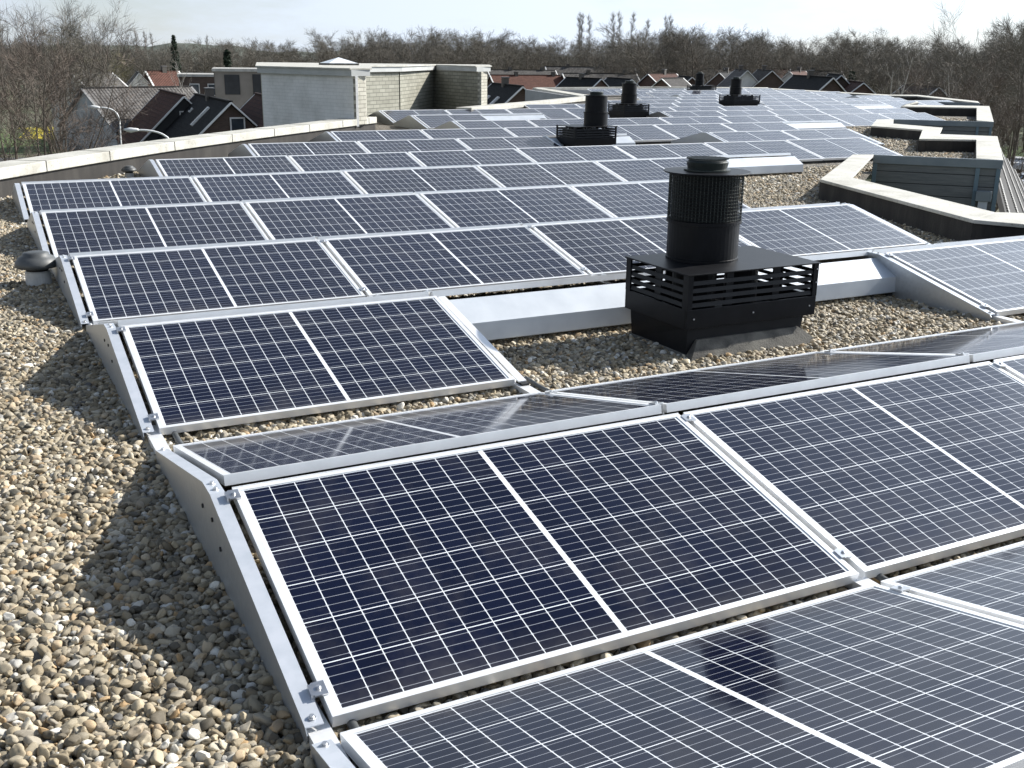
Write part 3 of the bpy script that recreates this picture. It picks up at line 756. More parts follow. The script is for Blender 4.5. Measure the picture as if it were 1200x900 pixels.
right_plate(6, 8, 'metal end plate closing the right end of the seventh panel row')
o_ = empty('edge_flange', (X_of(1, 0)+PW+.012, ROWS_Y[1], 0))
mb = MB(); mb.add([(0,-.02,.066),(.045,-.02,.066),(.045,DY,.066+DZ),(0,DY,.066+DZ),(0,-.02,.072),(.045,-.02,.072),(.045,DY,.072+DZ),(0,DY,.072+DZ)], [(0,3,2,1),(4,5,6,7),(0,1,5,4),(1,2,6,5),(2,3,7,6),(3,0,4,7)])
mb.build('flange', MAT['alu'], o_)
mb = MB(); mb.box(.005, .045, -.05, .02, .02, .065); mb.build('foot', MAT['black_rubber'], o_)
tag(o_, 'thin metal edge profile along the right side of the lone second row panel', 'edge profile')
# --- wind deflectors where a front panel is left out
def deflector(r, i0, i1, label, x0=None, x1=None):
    X0_ = X_of(r, i0) if x0 is None else x0; X1_ = X_of(r, i1)+PW if x1 is None else x1
    Yr = ROWS_Y[r]+DY
    prof = [(.036, .262), (.024, .274), (-.185, .172), (-.195, .065), (-.17, .055)]
    o_ = empty('wind_deflector', (X0_, Yr, 0)); L_ = X1_-X0_
    mb = MB(); T = .003; n = len(prof)
    for xx in (0, L_):
        for y, z in prof: mb.v.append((xx, y, z))
        for y, z in prof[::-1]: mb.v.append((xx, y+T, z-T))
    m = 2*n
    for k in range(m): mb.f.append((k, (k+1) % m, m+(k+1) % m, m+k))
    mb.f.append(tuple(range(m))[::-1]); mb.f.append(tuple(range(m, 2*m)))
    mb.build('bent_sheet', MAT['sheet'], o_)
    mb = MB()
    for xx in ([.02, L_/2, L_-.02] if L_ > 2.5 else [.02, L_-.02]):
        mb.box(xx-.02, xx+.02, -.17, .03, .03, .16); mb.bar((xx, .03, .16), (xx, .03, .27), .03, .03)
    mb.build('bracket', MAT['black_rubber'], o_)
    tag(o_, label, 'wind deflector', 'pale metal wind deflectors closing gaps in the rows')
deflector(1, 1, 2, 'long bent pale metal wind deflector behind the large black chimney', x1=X_of(1, 3)-.072)
deflector(4, 5, 5, 'white metal wind deflector right of the large chimney top, before the parapet')
deflector(6, 5, 5, 'small white deflector sheet touching the second chimney on its left')
deflector(7, 9, 9, 'white deflector sheet near the inner parapet corner, eighth row')
deflector(9, 6, 6, 'white deflector in the open gap left of the third chimney')
deflector(10, 14, 14, 'far white deflector sheet just before the stepped parapets')
# --- rails, feet and cables in the valleys
def rail(X, Y, L_, label, w=.058):
    o_ = empty('mounting_rail', (X, Y, 0))
    mb = MB(); mb.box(-w/2, w/2, 0, L_, .050, .054); mb.box(-w/2, -w/2+.004, 0, L_, .018, .0498); mb.box(w/2-.004, w/2, 0, L_, .018, .0498); mb.build('channel', MAT['alu'], o_)
    mb = MB(); mb.box(-w/2-.03, w/2+.03, L_*.28, L_*.72, .004, .0175); mb.build('rubber_foot', MAT['black_rubber'], o_)
    tag(o_, label, 'mounting rail', 'aluminium rails joining the panel rows')
def conduit(X, Y, L_, label):
    mb = MB(); mb.tube([(X, Y+L_*k/6, .043+.003*math.sin(k*1.3)) for k in range(7)], .013, 10)
    o_ = mb.build('cable_conduit', MAT['grey_plastic'], smooth=True); tag(o_, label, 'conduit', 'grey cable tubes between rows')
names = ['left edge', 'first seam', 'second seam', 'third seam']
for r in (0, 1, 2):
    Yv = ROWS_Y[r]-.33
    for i in range(0, 4):
        if r == 1 and i == 2: continue
        xx = X_of(0, i)-(.035 if i == 0 else .012)
        rail(xx, Yv-.04, .5, f'aluminium rail in the gravel valley before the {ORD[r+1]} row, at its {names[i]}')
        if i < 3: conduit(xx+.085, Yv, .42, f'grey cable tube beside the rail before the {ORD[r+1]} row, {names[i]}')
# black connector bundle at the nearest valley
o_ = empty('cable_bundle', (.63, 2.02, 0))
mb = MB()
for k in range(4):
    mb.tube([(-.02+.02*k, -.14, .02), (-.05+.025*k, -.05, .05+.01*k), (.0+.02*k, .05, .045), (.05+.02*k, .16, .03), (.2+.03*k, .2, .03)], .0042, 7)
mb.build('cables', MAT['black_rubber'], o_, smooth=True)
mb = MB(); mb.box(-.045, .025, -.10, .02, .012, .05); mb.box(-.035, .02, .05, .12, .012, .045); mb.build('connector_blocks', MAT['black_rubber'], o_, bevel=.004)
tag(o_, 'black cables and connectors between the two nearest panels at bottom centre', 'cables')
plate(X_of(-1, 0)-.068, -1, -1, label='metal end plate of the nearest row, at the bottom edge of the photo')

# ================================================================== CHIMNEY VENTS
MAT['mesh_metal'] = mottled('dark_green_black_wire', (.018,.024,.022), (.03,.038,.035), 9, .4, .2)
def chimney(x, y, W_, Dp, label, rz=0.0, s=1.0, stack=(.40, .34), bz=.0, big=True, zt=.50, disc=True):
    o_ = empty('roof_vent_chimney', (x, y, 0), rz)
    hw, hd = W_/2, Dp/2; zb0, zb1, zl1 = .19, .305, zt
    # flashing skirt
    mb = MB(); e = .10
    mb.add([(-hw-.0,-hd-.06,.0),(hw+.06,-hd-.06,.0),(hw+.06,hd+.0,0),(-hw-.0,hd+.0,0),(-hw+e,-hd+.02,.12),(hw-e,-hd+.02,.12),(hw-e,hd-e,.12),(-hw+e,hd-e,.12)],
           [(0,1,5,4),(1,2,6,5),(2,3,7,6),(3,0,4,7),(4,5,6,7),(3,2,1,0)]); mb.build('flashing', MAT['bitumen'], o_)
    mb = MB(); mb.add([(-hw+.03,-hd+.02,.012),(hw-.10,-hd+.02,.012),(hw-.10,hd-.05,.012),(-hw+.03,hd-.05,.012),(-hw+.045,-hd+.045,zb0),(hw-.045,-hd+.045,zb0),(hw-.03,hd-.02,zb0),(-hw+.03,hd-.02,zb0)],
           [(0,1,5,4),(1,2,6,5),(2,3,7,6),(3,0,4,7),(4,5,6,7),(3,2,1,0)]); mb.build('curb', MAT['black_metal'], o_)
    # solid tray band (open top)
    mb = MB(); T = .012
    mb.box(-hw, hw, -hd, -hd+T, zb0+.001, zb1); mb.box(-hw, hw, hd-T, hd, zb0+.001, zb1); mb.box(-hw, -hw+T, -hd+T, hd-T, zb0+.001, zb1); mb.box(hw-T, hw, -hd+T, hd-T, zb0+.001, zb1)
    mb.box(-hw+T, hw-T, -hd+T, hd-T, zb0+.001, zb0+.02); mb.build('tray', MAT['black_metal'], o_, bevel=.003)
    # louvres
    nl = 4
    xs = [-hw, -hw*.36, hw*.36-.0, hw]; ys = [-hd, 0.0, hd]
    def post(*bx):
        MB().box(*bx).build('louvre_post', MAT['black_metal'], o_)
    for i, xx in enumerate(xs):
        for yy in (-hd, hd):
            w = .035 if i in (0, 3) else .05
            x0 = xx if i == 0 else (xx-w if i == 3 else xx-w/2)
            q = 0 if i in (0, 3) else .016
            post(x0, x0+w, yy+q if yy < 0 else yy-.012-q, yy+.012+q if yy < 0 else yy-q, zb1+.0005, zl1-.001)
    for yy in ys:
        for xx in (-hw, hw):
            w = .035 if yy != 0 else .06
            y0 = yy if yy < 0 else (yy-w if yy > 0 else yy-w/2)
            x0 = xx if xx < 0 else xx-.012
            if yy != 0: y0 = y0+.013 if yy < 0 else y0-.013
            q = .016*(1 if xx < 0 else -1) if yy == 0 else 0
            post(x0+q, x0+.012+q, y0, y0+w, zb1+.0005, zl1-.001)
    mb = MB()
    for k in range(nl):
        z = zb1+.022+(zl1-zb1-.03)*k/nl*1.02
        for yy, sg in ((-hd+.008, -1), (hd-.008, 1)):
            mb.bar((-hw+.036, yy, z), (hw-.036, yy, z), .004, .024, (0, -sg*.3, .95))
        for xx, sg in ((-hw+.008, -1), (hw-.008, 1)):
            mb.bar((xx, -hd+.036, z), (xx, hd-.036, z), .004, .024, (-sg*.3, 0, .95))
    mb.build('louvres', MAT['black_metal'], o_)
    # inner ducts seen through the louvres
    mb = MB(); mb.lathe([(.13, zb0+.02), (.13, zl1-.012)], -hw*.45, -.02, 24); mb.lathe([(.10, zb0+.02), (.10, zl1-.04)], hw*.25, -.04, 24)
    if not big: mb.box(-hw*.8, hw*.55, -hd*.75, hd*.75, zb0+.021, zl1-.06)
    mb.build('inner_ducts', MAT['black_metal'], o_, smooth=False)
    mb = MB(); mb.box(-hw-.008, hw+.008, -hd-.008, hd+.008, zl1, zl1+.008); mb.build('top_plate', MAT['black_metal'], o_, bevel=.002)
    sx = -hw+stack[0]; sy = -hd+stack[1]; r_ = .213*s; z = zl1+.008
    mb = MB(); mb.lathe([(r_+.004, z), (r_+.004, z+.012), (r_, z+.014), (r_, z+.215), (r_+.010, z+.217), (r_+.010, z+.235), (r_-.01, z+.237)], sx, sy, 48); mb.build('stack', MAT['black_metal'], o_, smooth=False)
    zc = z+.237
    mb = MB(); mb.lathe([(r_-.016, zc), (r_-.016, zc+.27)], sx, sy, 40); mb.build('inner_drum', MAT['black_metal'], o_, smooth=False)
    if big:
        mb = MB(); rc = r_+.004
        for k in range(64):
            a_ = 2*math.pi*k/64; mb.bar((sx+rc*math.cos(a_), sy+rc*math.sin(a_), zc+.002), (sx+rc*math.cos(a_), sy+rc*math.sin(a_), zc+.268), .0036, .0036)
        for k in range(14):
            zz = zc+.008+k*.0195; mb.lathe([(rc-.001, zz), (rc+.003, zz+.0020), (rc-.001, zz+.0040)], sx, sy, 48, cap=False)
        mb.build('wire_cage', MAT['mesh_metal'], o_)
    mb = MB(); rd = r_*(1.19 if disc else 1.04)
    mb.lathe([(.02, zc+.272), (rd, zc+.272), (rd+.002, zc+.276), (rd, zc+.280), (.02, zc+.282)], sx, sy, 48); mb.build('rain_disc', MAT['black_metal'], o_)
    zc2 = zc+.283; rr = .128*s
    mb = MB(); mb.lathe([(rr+.008, zc2), (rr+.008, zc2+.008), (rr-.012, zc2+.012), (rr-.004, zc2+.05), (rr-.02, zc2+.062), (.01, zc2+.065)], sx, sy, 36); mb.build('cap', MAT['mesh_metal'], o_)
    if big:
        mb = MB()
        for k in range(-9, 10):
            q = k*.0128; hl = math.sqrt(max(rr*rr*.92-q*q, 0))
            if hl > .01:
                mb.bar((sx-hl, sy+q, zc2+.068), (sx+hl, sy+q, zc2+.068), .003, .003); mb.bar((sx+q, sy-hl, zc2+.0712), (sx+q, sy+hl, zc2+.0712), .003, .003)
        mb.build('cap_grille', MAT['mesh_metal'], o_)
        mb = MB()
        for xx in (-hw+.05, 0, hw-.05): mb.tube([(xx, -hd-.0005, zb0+.06), (xx, -hd-.005, zb0+.06)], .005, 8)
        for zz in (zb0+.2, zb0+.28): mb.tube([(hw-.015, -hd-.0005, zz), (hw-.015, -hd-.005, zz)], .004, 8)
        mb.build('rivets', MAT['steel'], o_)
    tag(o_, label, 'roof vent', 'black ventilation chimneys on the roof')
    return o_
chimney(4.015, 5.03, .95, .63, 'nearest and largest black louvred vent chimney with wire cage, on the gravel', stack=(.40, .42))
def cpos(px, py, dp):
    p = g(px, py, .19); return p.x, p.y+dp/2
x_, y_ = cpos(698, 170, .66); chimney(x_, y_, .86, .66, 'second black vent chimney, on its own left of centre between the middle rows', stack=(.60, .30), big=False, disc=False)
x_, y_ = cpos(746, 136, .8); chimney(x_, y_, .80, .80, 'third black vent chimney, just behind and right of the second', stack=(.40, .4), s=1.0, big=False, disc=False)
x_, y_ = cpos(875, 122.5, .8); chimney(x_, y_, 1.15, .80, 'fourth black vent chimney, farther right among the pale distant panels', stack=(.42, .45), s=.95, big=False)
x_, y_ = cpos(828, 108.5, .8); chimney(x_, y_, 1.1, .80, 'farthest vent chimney, smallest black stack at the back roof edge', stack=(.42, .4), s=.95, big=False, disc=False)

def mushroom(x, y, s, label):
    o_ = empty('mushroom_vent', (x, y, 0)); 
    mb = MB(); mb.lathe([(.085*s, 0), (.080*s, .105*s), (.074*s, .115*s)], 0, 0, 28); mb.build('pipe', MAT['pipe_grey'], o_, smooth=False)
    mb = MB(); mb.lathe([(.068*s, .112*s), (.07*s, .15*s)], 0, 0, 28); mb.build('neck', MAT['black_rubber'], o_)
    mb = MB(); mb.lathe([(.065*s, .150*s), (.128*s, .140*s), (.140*s, .150*s), (.136*s, .175*s), (.112*s, .208*s), (.085*s, .222*s), (.083*s, .236*s), (.05*s, .244*s), (.005, .246*s)], 0, 0, 36); mb.build('cap', MAT['grey_plastic'], o_, smooth=True)
    tag(o_, label, 'roof vent', 'grey mushroom vents in the gravel')
mushroom(.43, 8.40, 1.08, 'grey mushroom vent standing in the gravel at the left ends of the rows')
vp = g(152, 209.5, 0)
mushroom(vp.x, vp.y, .72, 'small dark mushroom vent behind the fifth row near the left parapet')
mushroom(13.0, 23.6, .9, 'small dark vent cap in the far gap beside the white deflector')

# ================================================================== BEYOND THE ROOF
# ------------------------------------------------------------------ bare trees
def bark(name, c1, c2):
    t = NT(name); oi = t.n('ShaderNodeObjectInfo'); n = t.noise(.6, 4)
    c = t.mix(oi.outputs['Random'], c1, c2)
    t.set(Base_Color=t.mix(n.outputs['Fac'], c, tuple((a+b)*.6 for a, b in zip(c1, c2))), Roughness=.9); return t.m
MAT['bark'] = bark('brown_bark', (.075,.062,.050), (.12,.10,.078))
MAT['bark_dark'] = bark('dark_bark', (.05,.042,.034), (.075,.062,.048))
MAT['twig'] = bark('bare_twigs', (.112,.100,.084), (.150,.137,.112))
MAT['twig_red'] = bark('reddish_twigs', (.098,.076,.062), (.125,.096,.076))
MAT['twig_green'] = bark('olive_budding_twigs', (.13,.12,.062), (.16,.145,.075))
MAT['birch'] = bark('pale_birch_bark', (.30,.285,.25), (.40,.385,.35))
MAT['needle'] = bark('dark_conifer_foliage', (.012,.024,.014), (.022,.038,.02))
def tree_mesh(seed, H_, r0_, crown0=.25, spread=.55, up=.25, n1=14, n2=7, n3=6, twl=1.3, tww=.03, stems=1, wob=.08, flat=1.0):
    """tapered trunk, limbs, branches and fine twigs; returns (wood MB, twig MB)"""
    rn = random.Random(seed); wood, tw = MB(), MB()
    def path(p, d, L_, k, curl):
        pts_ = [p]; d = d.normalized()
        for i in range(k):
            d = (d+Vector((rn.gauss(0,curl), rn.gauss(0,curl), rn.gauss(0,curl)+up*.12))).normalized(); p = p+d*(L_/k); pts_.append(p)
        return pts_
    def along(pts_, u):
        f_ = u*(len(pts_)-1); i = min(int(f_), len(pts_)-2); return pts_[i].lerp(pts_[i+1], f_-i), (pts_[i+1]-pts_[i]).normalized()
    def side(d, ang):
        a_ = Vector((rn.gauss(0,1), rn.gauss(0,1), rn.gauss(0,.6))); a_ = (a_-d*a_.dot(d)).normalized(); return (d*math.cos(ang)+a_*math.sin(ang)).normalized()
    def twig(p, d, L_):
        q = p+d*L_*.55+Vector((rn.gauss(0,.08),rn.gauss(0,.08),rn.gauss(0,.06)+.05))*L_; e = q+(d+Vector((rn.gauss(0,.3),rn.gauss(0,.3),rn.gauss(0,.25)+up*.5)))*L_*.45
        x = d.cross(Vector((rn.gauss(0,1),rn.gauss(0,1),rn.gauss(0,1)))).normalized()*tww/2
        tw.add([p-x, p+x, q+x*.7, q-x*.7, e], [(0,1,2,3),(3,2,4)])
    for s_ in range(stems):
        lean = Vector((rn.gauss(0,.10 if stems==1 else .28), rn.gauss(0,.10 if stems==1 else .28), 1))
        rr = r0_ if stems == 1 else r0_*rn.uniform(.5, .9); Hs = H_*(1 if stems == 1 else rn.uniform(.75, 1))
        tr = path(Vector((rn.gauss(0,.3)*(stems>1), rn.gauss(0,.3)*(stems>1), 0)), lean, Hs, 8, wob)
        wood.tube(tr, [rr*(1-.9*i/8) for i in range(9)], 6, cap=False)
        for i in range(n1):
            u = crown0+(1-crown0)*((i+rn.random())/n1); p, d = along(tr, min(u, .98))
            L1 = Hs*spread*(1-.65*u)*rn.uniform(.6, 1.1)*(min(1, (u-crown0)*4+.55)); d1 = side(d, rn.uniform(.5, 1.05)); d1.z *= flat; d1.normalize(); b1_ = path(p, d1, L1, 4, .16)
            r1 = rr*.34*(1-.7*u); wood.tube(b1_, [r1*(1-.2*j) for j in range(5)], 4, cap=False)
            for j in range(n2):
                u2 = .2+.8*(j+rn.random())/n2; p2, d2_ = along(b1_, min(u2, .99)); L2 = L1*.5*(1.15-u2*.6)*rn.uniform(.6, 1.1)+twl*.5
                b2_ = path(p2, side(d2_, rn.uniform(.35, .9)), L2, 3, .18); wood.tube(b2_, [r1*.42*(1-.28*k_) for k_ in range(4)], 3, cap=False)
                for k_ in range(n3):
                    p3, d3 = along(b2_, min(.15+.85*(k_+rn.random())/n3, .99)); 
                    dd = side(d3, rn.uniform(.3, .85)); twig(p3, dd, twl*rn.uniform(.6, 1.2)); 
                    if rn.random() < .5: twig(p3+dd*twl*.35, side(dd, .6), twl*.6)
    return wood, tw
def make_tree(name, wm, tm, **k):
    w, tg = tree_mesh(**k); o_ = empty(name)
    zs = np.array([v[2] for v in tg.v]); f_ = k['H_']/np.percentile(zs, 99.7)      # H_ is the true height of the finished crown
    for q in (w, tg): q.v = [(x*f_, y*f_, z*f_) for x, y, z in q.v]
    w.build('trunk', wm, o_, norm=False, smooth=True); tg.build('crown', tm, o_, norm=False); return o_
def put(proto, loc, rz, s, label=None, cat='tree', group=None, first=[]):
    if proto.name not in first: first.append(proto.name); o_ = proto
    else: o_ = copy_tree(proto)
    o_.location = loc; o_.rotation_euler = (0, 0, rz); o_.scale = (s[0], s[0], s[1]) if isinstance(s, tuple) else (s, s, s)
    tag(o_, label, cat, group); return o_
WT = [make_tree('bare_tree', MAT['bark'], MAT['twig'], seed=k, H_=16, r0_=.22, crown0=.22, spread=.50, up=.1, flat=.75, n1=22, n2=9, n3=8, twl=1.15, tww=.032) for k in range(5)]
def gp(px, dist):   # ground point under a pixel column at a distance
    p = at(px, 66, dist); return (p.x, p.y, GZ)
SIDES = [(-5,'over the houses at the far left'), (205,'left of the stair housing'), (305,'above the brick stair housing'), (575,'between the stair housing and the chimneys'), (690,'above the three dark chimneys'), (840,'behind the farthest roofs'), (1000,'above the stepped right parapets')]
def where(px):
    r_ = SIDES[0][1]
    for a_, b_ in SIDES:
        if px >= a_: r_ = b_
    return r_
# skyline as read from the photograph: (pixel column, top row) of the wood's edge
SKY = [(-60,40),(100,40),(150,46),(200,50),(255,44),(300,44),(350,50),(400,36),(450,33),(520,32),(580,38),(620,42),(660,44),(700,42),(745,38),(780,26),(830,30),(870,32),(900,36),(935,46),(980,38),(1020,34),(1040,44),(1075,42),(1100,38),(1125,50),(1150,50),(1185,30),(1260,10)]
def sky_y(px):
    for (a_, b_), (c_, d_) in zip(SKY, SKY[1:]):
        if a_ <= px <= c_: return b_+(d_-b_)*(px-a_)/(c_-a_)
    return 40
rn = random.Random(11)
# the deep wood: stuff, one object of instanced bare trees
wp = []
for k in range(760):
    px = rn.uniform(-90, 1290); dist = rn.uniform(300, 400) if px < 700 else rn.uniform(235, 340)
    if px > 1060: dist = rn.uniform(150, 300)
    p = gp(px, dist); top = at(px, sky_y(px)+rn.uniform(0, 9), dist).z
    wp.append((p, max(5, top-GZ)/16*rn.uniform(.78, 1.0)))
me = bpy.data.meshes.new('woodland'); me.vertices.add(len(wp))
me.vertices.foreach_set('co', np.array([w[0] for w in wp], np.float32).ravel())
a1 = me.attributes.new('sc', 'FLOAT', 'POINT'); a1.data.foreach_set('value', np.array([w[1] for w in wp], np.float32))
a2 = me.attributes.new('rz', 'FLOAT_VECTOR', 'POINT'); a2.data.foreach_set('vector', np.array([(0,0,rn.uniform(0,6.28)) for w in wp], np.float32).ravel())
wood_o = bpy.data.objects.new('woodland', me); COL.objects.link(wood_o); tag(wood_o, 'brown leafless wood closing the horizon behind the houses', 'woodland', kind='stuff')
ng = bpy.data.node_groups.new('woodland_nodes', 'GeometryNodeTree')
ng.interface.new_socket('Geometry', in_out='INPUT', socket_type='NodeSocketGeometry'); ng.interface.new_socket('Geometry', in_out='OUTPUT', socket_type='NodeSocketGeometry')
N = ng.nodes.new; Lk = ng.links.new; gi = N('NodeGroupInput'); go = N('NodeGroupOutput')
ji = N('GeometryNodeJoinGeometry'); wood_src = []
for w in WT:
    jt_ = N('GeometryNodeJoinGeometry')
    for ch in w.children:
        io_ = N('GeometryNodeObjectInfo'); io_.inputs['Object'].default_value = ch; io_.transform_space = 'ORIGINAL'; Lk(io_.outputs['Geometry'], jt_.inputs[0])
    g2 = N('GeometryNodeGeometryToInstance'); Lk(jt_.outputs[0], g2.inputs[0]); Lk(g2.outputs[0], ji.inputs[0])
iop = N('GeometryNodeInstanceOnPoints'); iop.inputs['Pick Instance'].default_value = True; m2p = N('GeometryNodeMeshToPoints')
Lk(gi.outputs[0], m2p.inputs[0]); Lk(m2p.outputs[0], iop.inputs['Points']); Lk(ji.outputs[0], iop.inputs['Instance'])
rnd = N('FunctionNodeRandomValue'); rnd.data_type = 'INT'; rnd.inputs[4].default_value = 0; rnd.inputs[5].default_value = 4; Lk(rnd.outputs[2], iop.inputs['Instance Index'])
er = N('FunctionNodeEulerToRotation'); Lk(attr('rz', 'FLOAT_VECTOR'), er.inputs[0]); Lk(er.outputs[0], iop.inputs['Rotation'])
Lk(attr('sc', 'FLOAT'), iop.inputs['Scale']); Lk(iop.outputs[0], go.inputs[0])
wood_o.modifiers.new('woodland', 'NODES').node_group = ng
# trees of the edge one can tell apart
for k in range(105):
    px = -40+1290*(k+rn.random()*.9)/105; dist = rn.uniform(250, 300) if px < 700 else rn.uniform(205, 240)
    if px > 1060: dist = rn.uniform(120, 170)
    top = at(px, sky_y(px)+abs(rn.gauss(0, 3.5))-2, dist).z
    s_ = (top-GZ)/16.0
    put(WT[k % 5], gp(px, dist), rn.uniform(0, 6.28), (s_*rn.uniform(.95, 1.3), s_), f'leafless brown tree at the edge of the wood, {where(px)}', group=f'leafless trees {where(px)}')
# poplars
pop = make_tree('poplar', MAT['bark'], MAT['twig'], seed=31, H_=24, r0_=.2, crown0=.15, spread=.10, up=2.2, n1=40, n2=5, n3=6, twl=1.1, tww=.04)
for px, top, d_ in ((676,14,330),(682,16,332),(689,17,335),(714,14,330),(724,13,333),(743,14,335),(760,22,340),(778,18,340),(785,17,343),(160,35,420),(170,36,420),(177,38,420),(245,41,420)):
    s_ = (at(px, top, d_).z-GZ)/24.0
    put(pop, gp(px, d_), rn.uniform(0, 6.28), (s_*.9, s_), 'tall slim bare poplar rising above the wood ' + ('over the far left houses' if px < 300 else 'above the black chimneys'), group='slim poplars on the ' + ('left' if px < 300 else 'middle') + ' skyline')
# conifers
def conifer(px, top, dist, w, label):
    h_ = at(px, top, dist).z-GZ; rn_ = random.Random(int(px)); o_ = empty('conifer', gp(px, dist)); tr, cr_2 = MB(), MB()
    tr.tube([(0,0,0),(0,0,h_*.95)], [.2,.03], 6)
    for k in range(1500):
        z = h_*(.12+.88*rn_.random()); rr = w*(1-(z/h_)**1.6*.85)*math.sqrt(rn_.random()); a_ = rn_.uniform(0, 6.28)
        c_ = Vector((rr*math.cos(a_), rr*math.sin(a_), z)); x = Vector((rn_.gauss(0,1),rn_.gauss(0,1),rn_.gauss(0,.5))).normalized()*.35; y = Vector((rn_.gauss(0,1),rn_.gauss(0,1),rn_.gauss(0,1))).normalized()*.25
        cr_2.add([c_-x, c_+y, c_+x], [(0,1,2)])
    tr.build('trunk', MAT['bark_dark'], o_); cr_2.build('crown', MAT['needle'], o_, norm=False); tag(o_, label, 'tree')
conifer(205, 42, 230, 1.6, 'dark narrow conifer standing in the brown wood at left')
conifer(266, 60, 125, 1.0, 'dark conifer behind the grey slab building left of the stair housing')
conifer(1001, 85, 150, 1.6, 'small dark green conifer right of the dark gabled house')
# large multi stemmed trees at the far left
big1 = make_tree('multi_stemmed_tree', MAT['bark'], MAT['twig_red'], seed=51, H_=15, r0_=.20, crown0=.40, spread=.42, up=.5, n1=13, n2=7, n3=7, twl=1.2, tww=.022, stems=5)
big2 = make_tree('multi_stemmed_tree', MAT['bark'], MAT['twig'], seed=52, H_=15, r0_=.20, crown0=.38, spread=.42, up=.5, n1=14, n2=7, n3=7, twl=1.2, tww=.020, stems=4)
for pr, px, top, d_, rz, lb in ((big1, 30, 22, 62, 0, 'large reddish many-stemmed bare tree at the left edge above the parapet'), (big1, 72, 42, 80, 2, 'reddish bare tree behind and right of the largest left tree'),
                                (big2, -6, 8, 70, 1, 'tall bare tree cut by the left photo edge'), (big2, 55, 6, 105, 3, 'tall thin-crowned bare tree behind the reddish ones'), (big2, 82, 4, 120, 4.4, 'tall bare tree with open crown against the sky at upper left')):
    s_ = (at(px, top-9, d_).z-GZ)/15.0; put(pr, gp(px, d_), rz, (s_*.92, s_), lb)
wil = make_tree('willow_tree', MAT['bark'], MAT['twig_green'], seed=61, H_=14, r0_=.35, crown0=.2, spread=.55, up=.1, n1=16, n2=9, n3=9, twl=1.3, tww=.026)
for px, top, d_, rz, lb in ((118, 22, 135, 0, 'olive tinged budding tree left of the grey tiled roof'), (140, 55, 170, 2, 'low olive budding tree behind the grey tiled roof'), (100, 60, 150, 4, 'low spreading olive tree above the yellow daffodil lawn'), (760, 92, 185, 1, 'small bushy tree between roofs above the third chimney')):
    s_ = (at(px, top, d_).z-GZ)/14.0; put(wil, gp(px, d_), rz, s_, lb)
# right edge trees, closer
for px, top, d_, rz, pr, lb in ((1195, 8, 95, 0, big2, 'tall dark bare tree cut by the right photo edge'), (1178, 60, 80, 2, big1, 'dense brown bare tree low at the right edge'), (1150, 62, 100, 3, big2, 'bare tree left of the tall one at the right edge'),
                                (1090, 70, 110, 3.6, big1, 'brown bare tree above the second stepped parapet')):
    s_ = (at(px, top, d_).z-GZ)/15.0; put(pr, gp(px, d_), rz, (s_*1.05, s_), lb)
bir = make_tree('birch_tree', MAT['birch'], MAT['twig'], seed=71, H_=12, r0_=.16, crown0=.22, spread=.34, up=.8, n1=12, n2=5, n3=4, twl=.9, tww=.016)
for px, top, d_, rz, lb in ((1034, 44, 85, 0, 'white stemmed birch right of the dark gabled house'), (1050, 62, 88, 1, 'second smaller white birch beside the first'), (1152, 66, 82, 2, 'white stemmed birch above the third stepped parapet'), (241, 58, 88, 3, 'thin white birch between the gabled houses and the grey slab building')):
    s_ = (at(px, top, d_).z-GZ)/12.0; put(bir, gp(px, d_), rz, s_, lb)
# low shrubs behind the left parapet
shr = make_tree('bare_shrub', MAT['bark'], MAT['twig_red'], seed=81, H_=4, r0_=.06, crown0=.05, spread=.6, up=.4, n1=9, n2=6, n3=6, twl=.6, tww=.014, stems=4)
for k, (px, d_) in enumerate(((92,100),(100,96),(60,92),(20,88),(108,105))):
    put(shr, gp(px, d_), k*1.3, rn.uniform(.9, 1.25), 'low reddish bare shrub on the lawn beyond the left parapet', 'shrub', 'low shrubs beyond the left parapet')

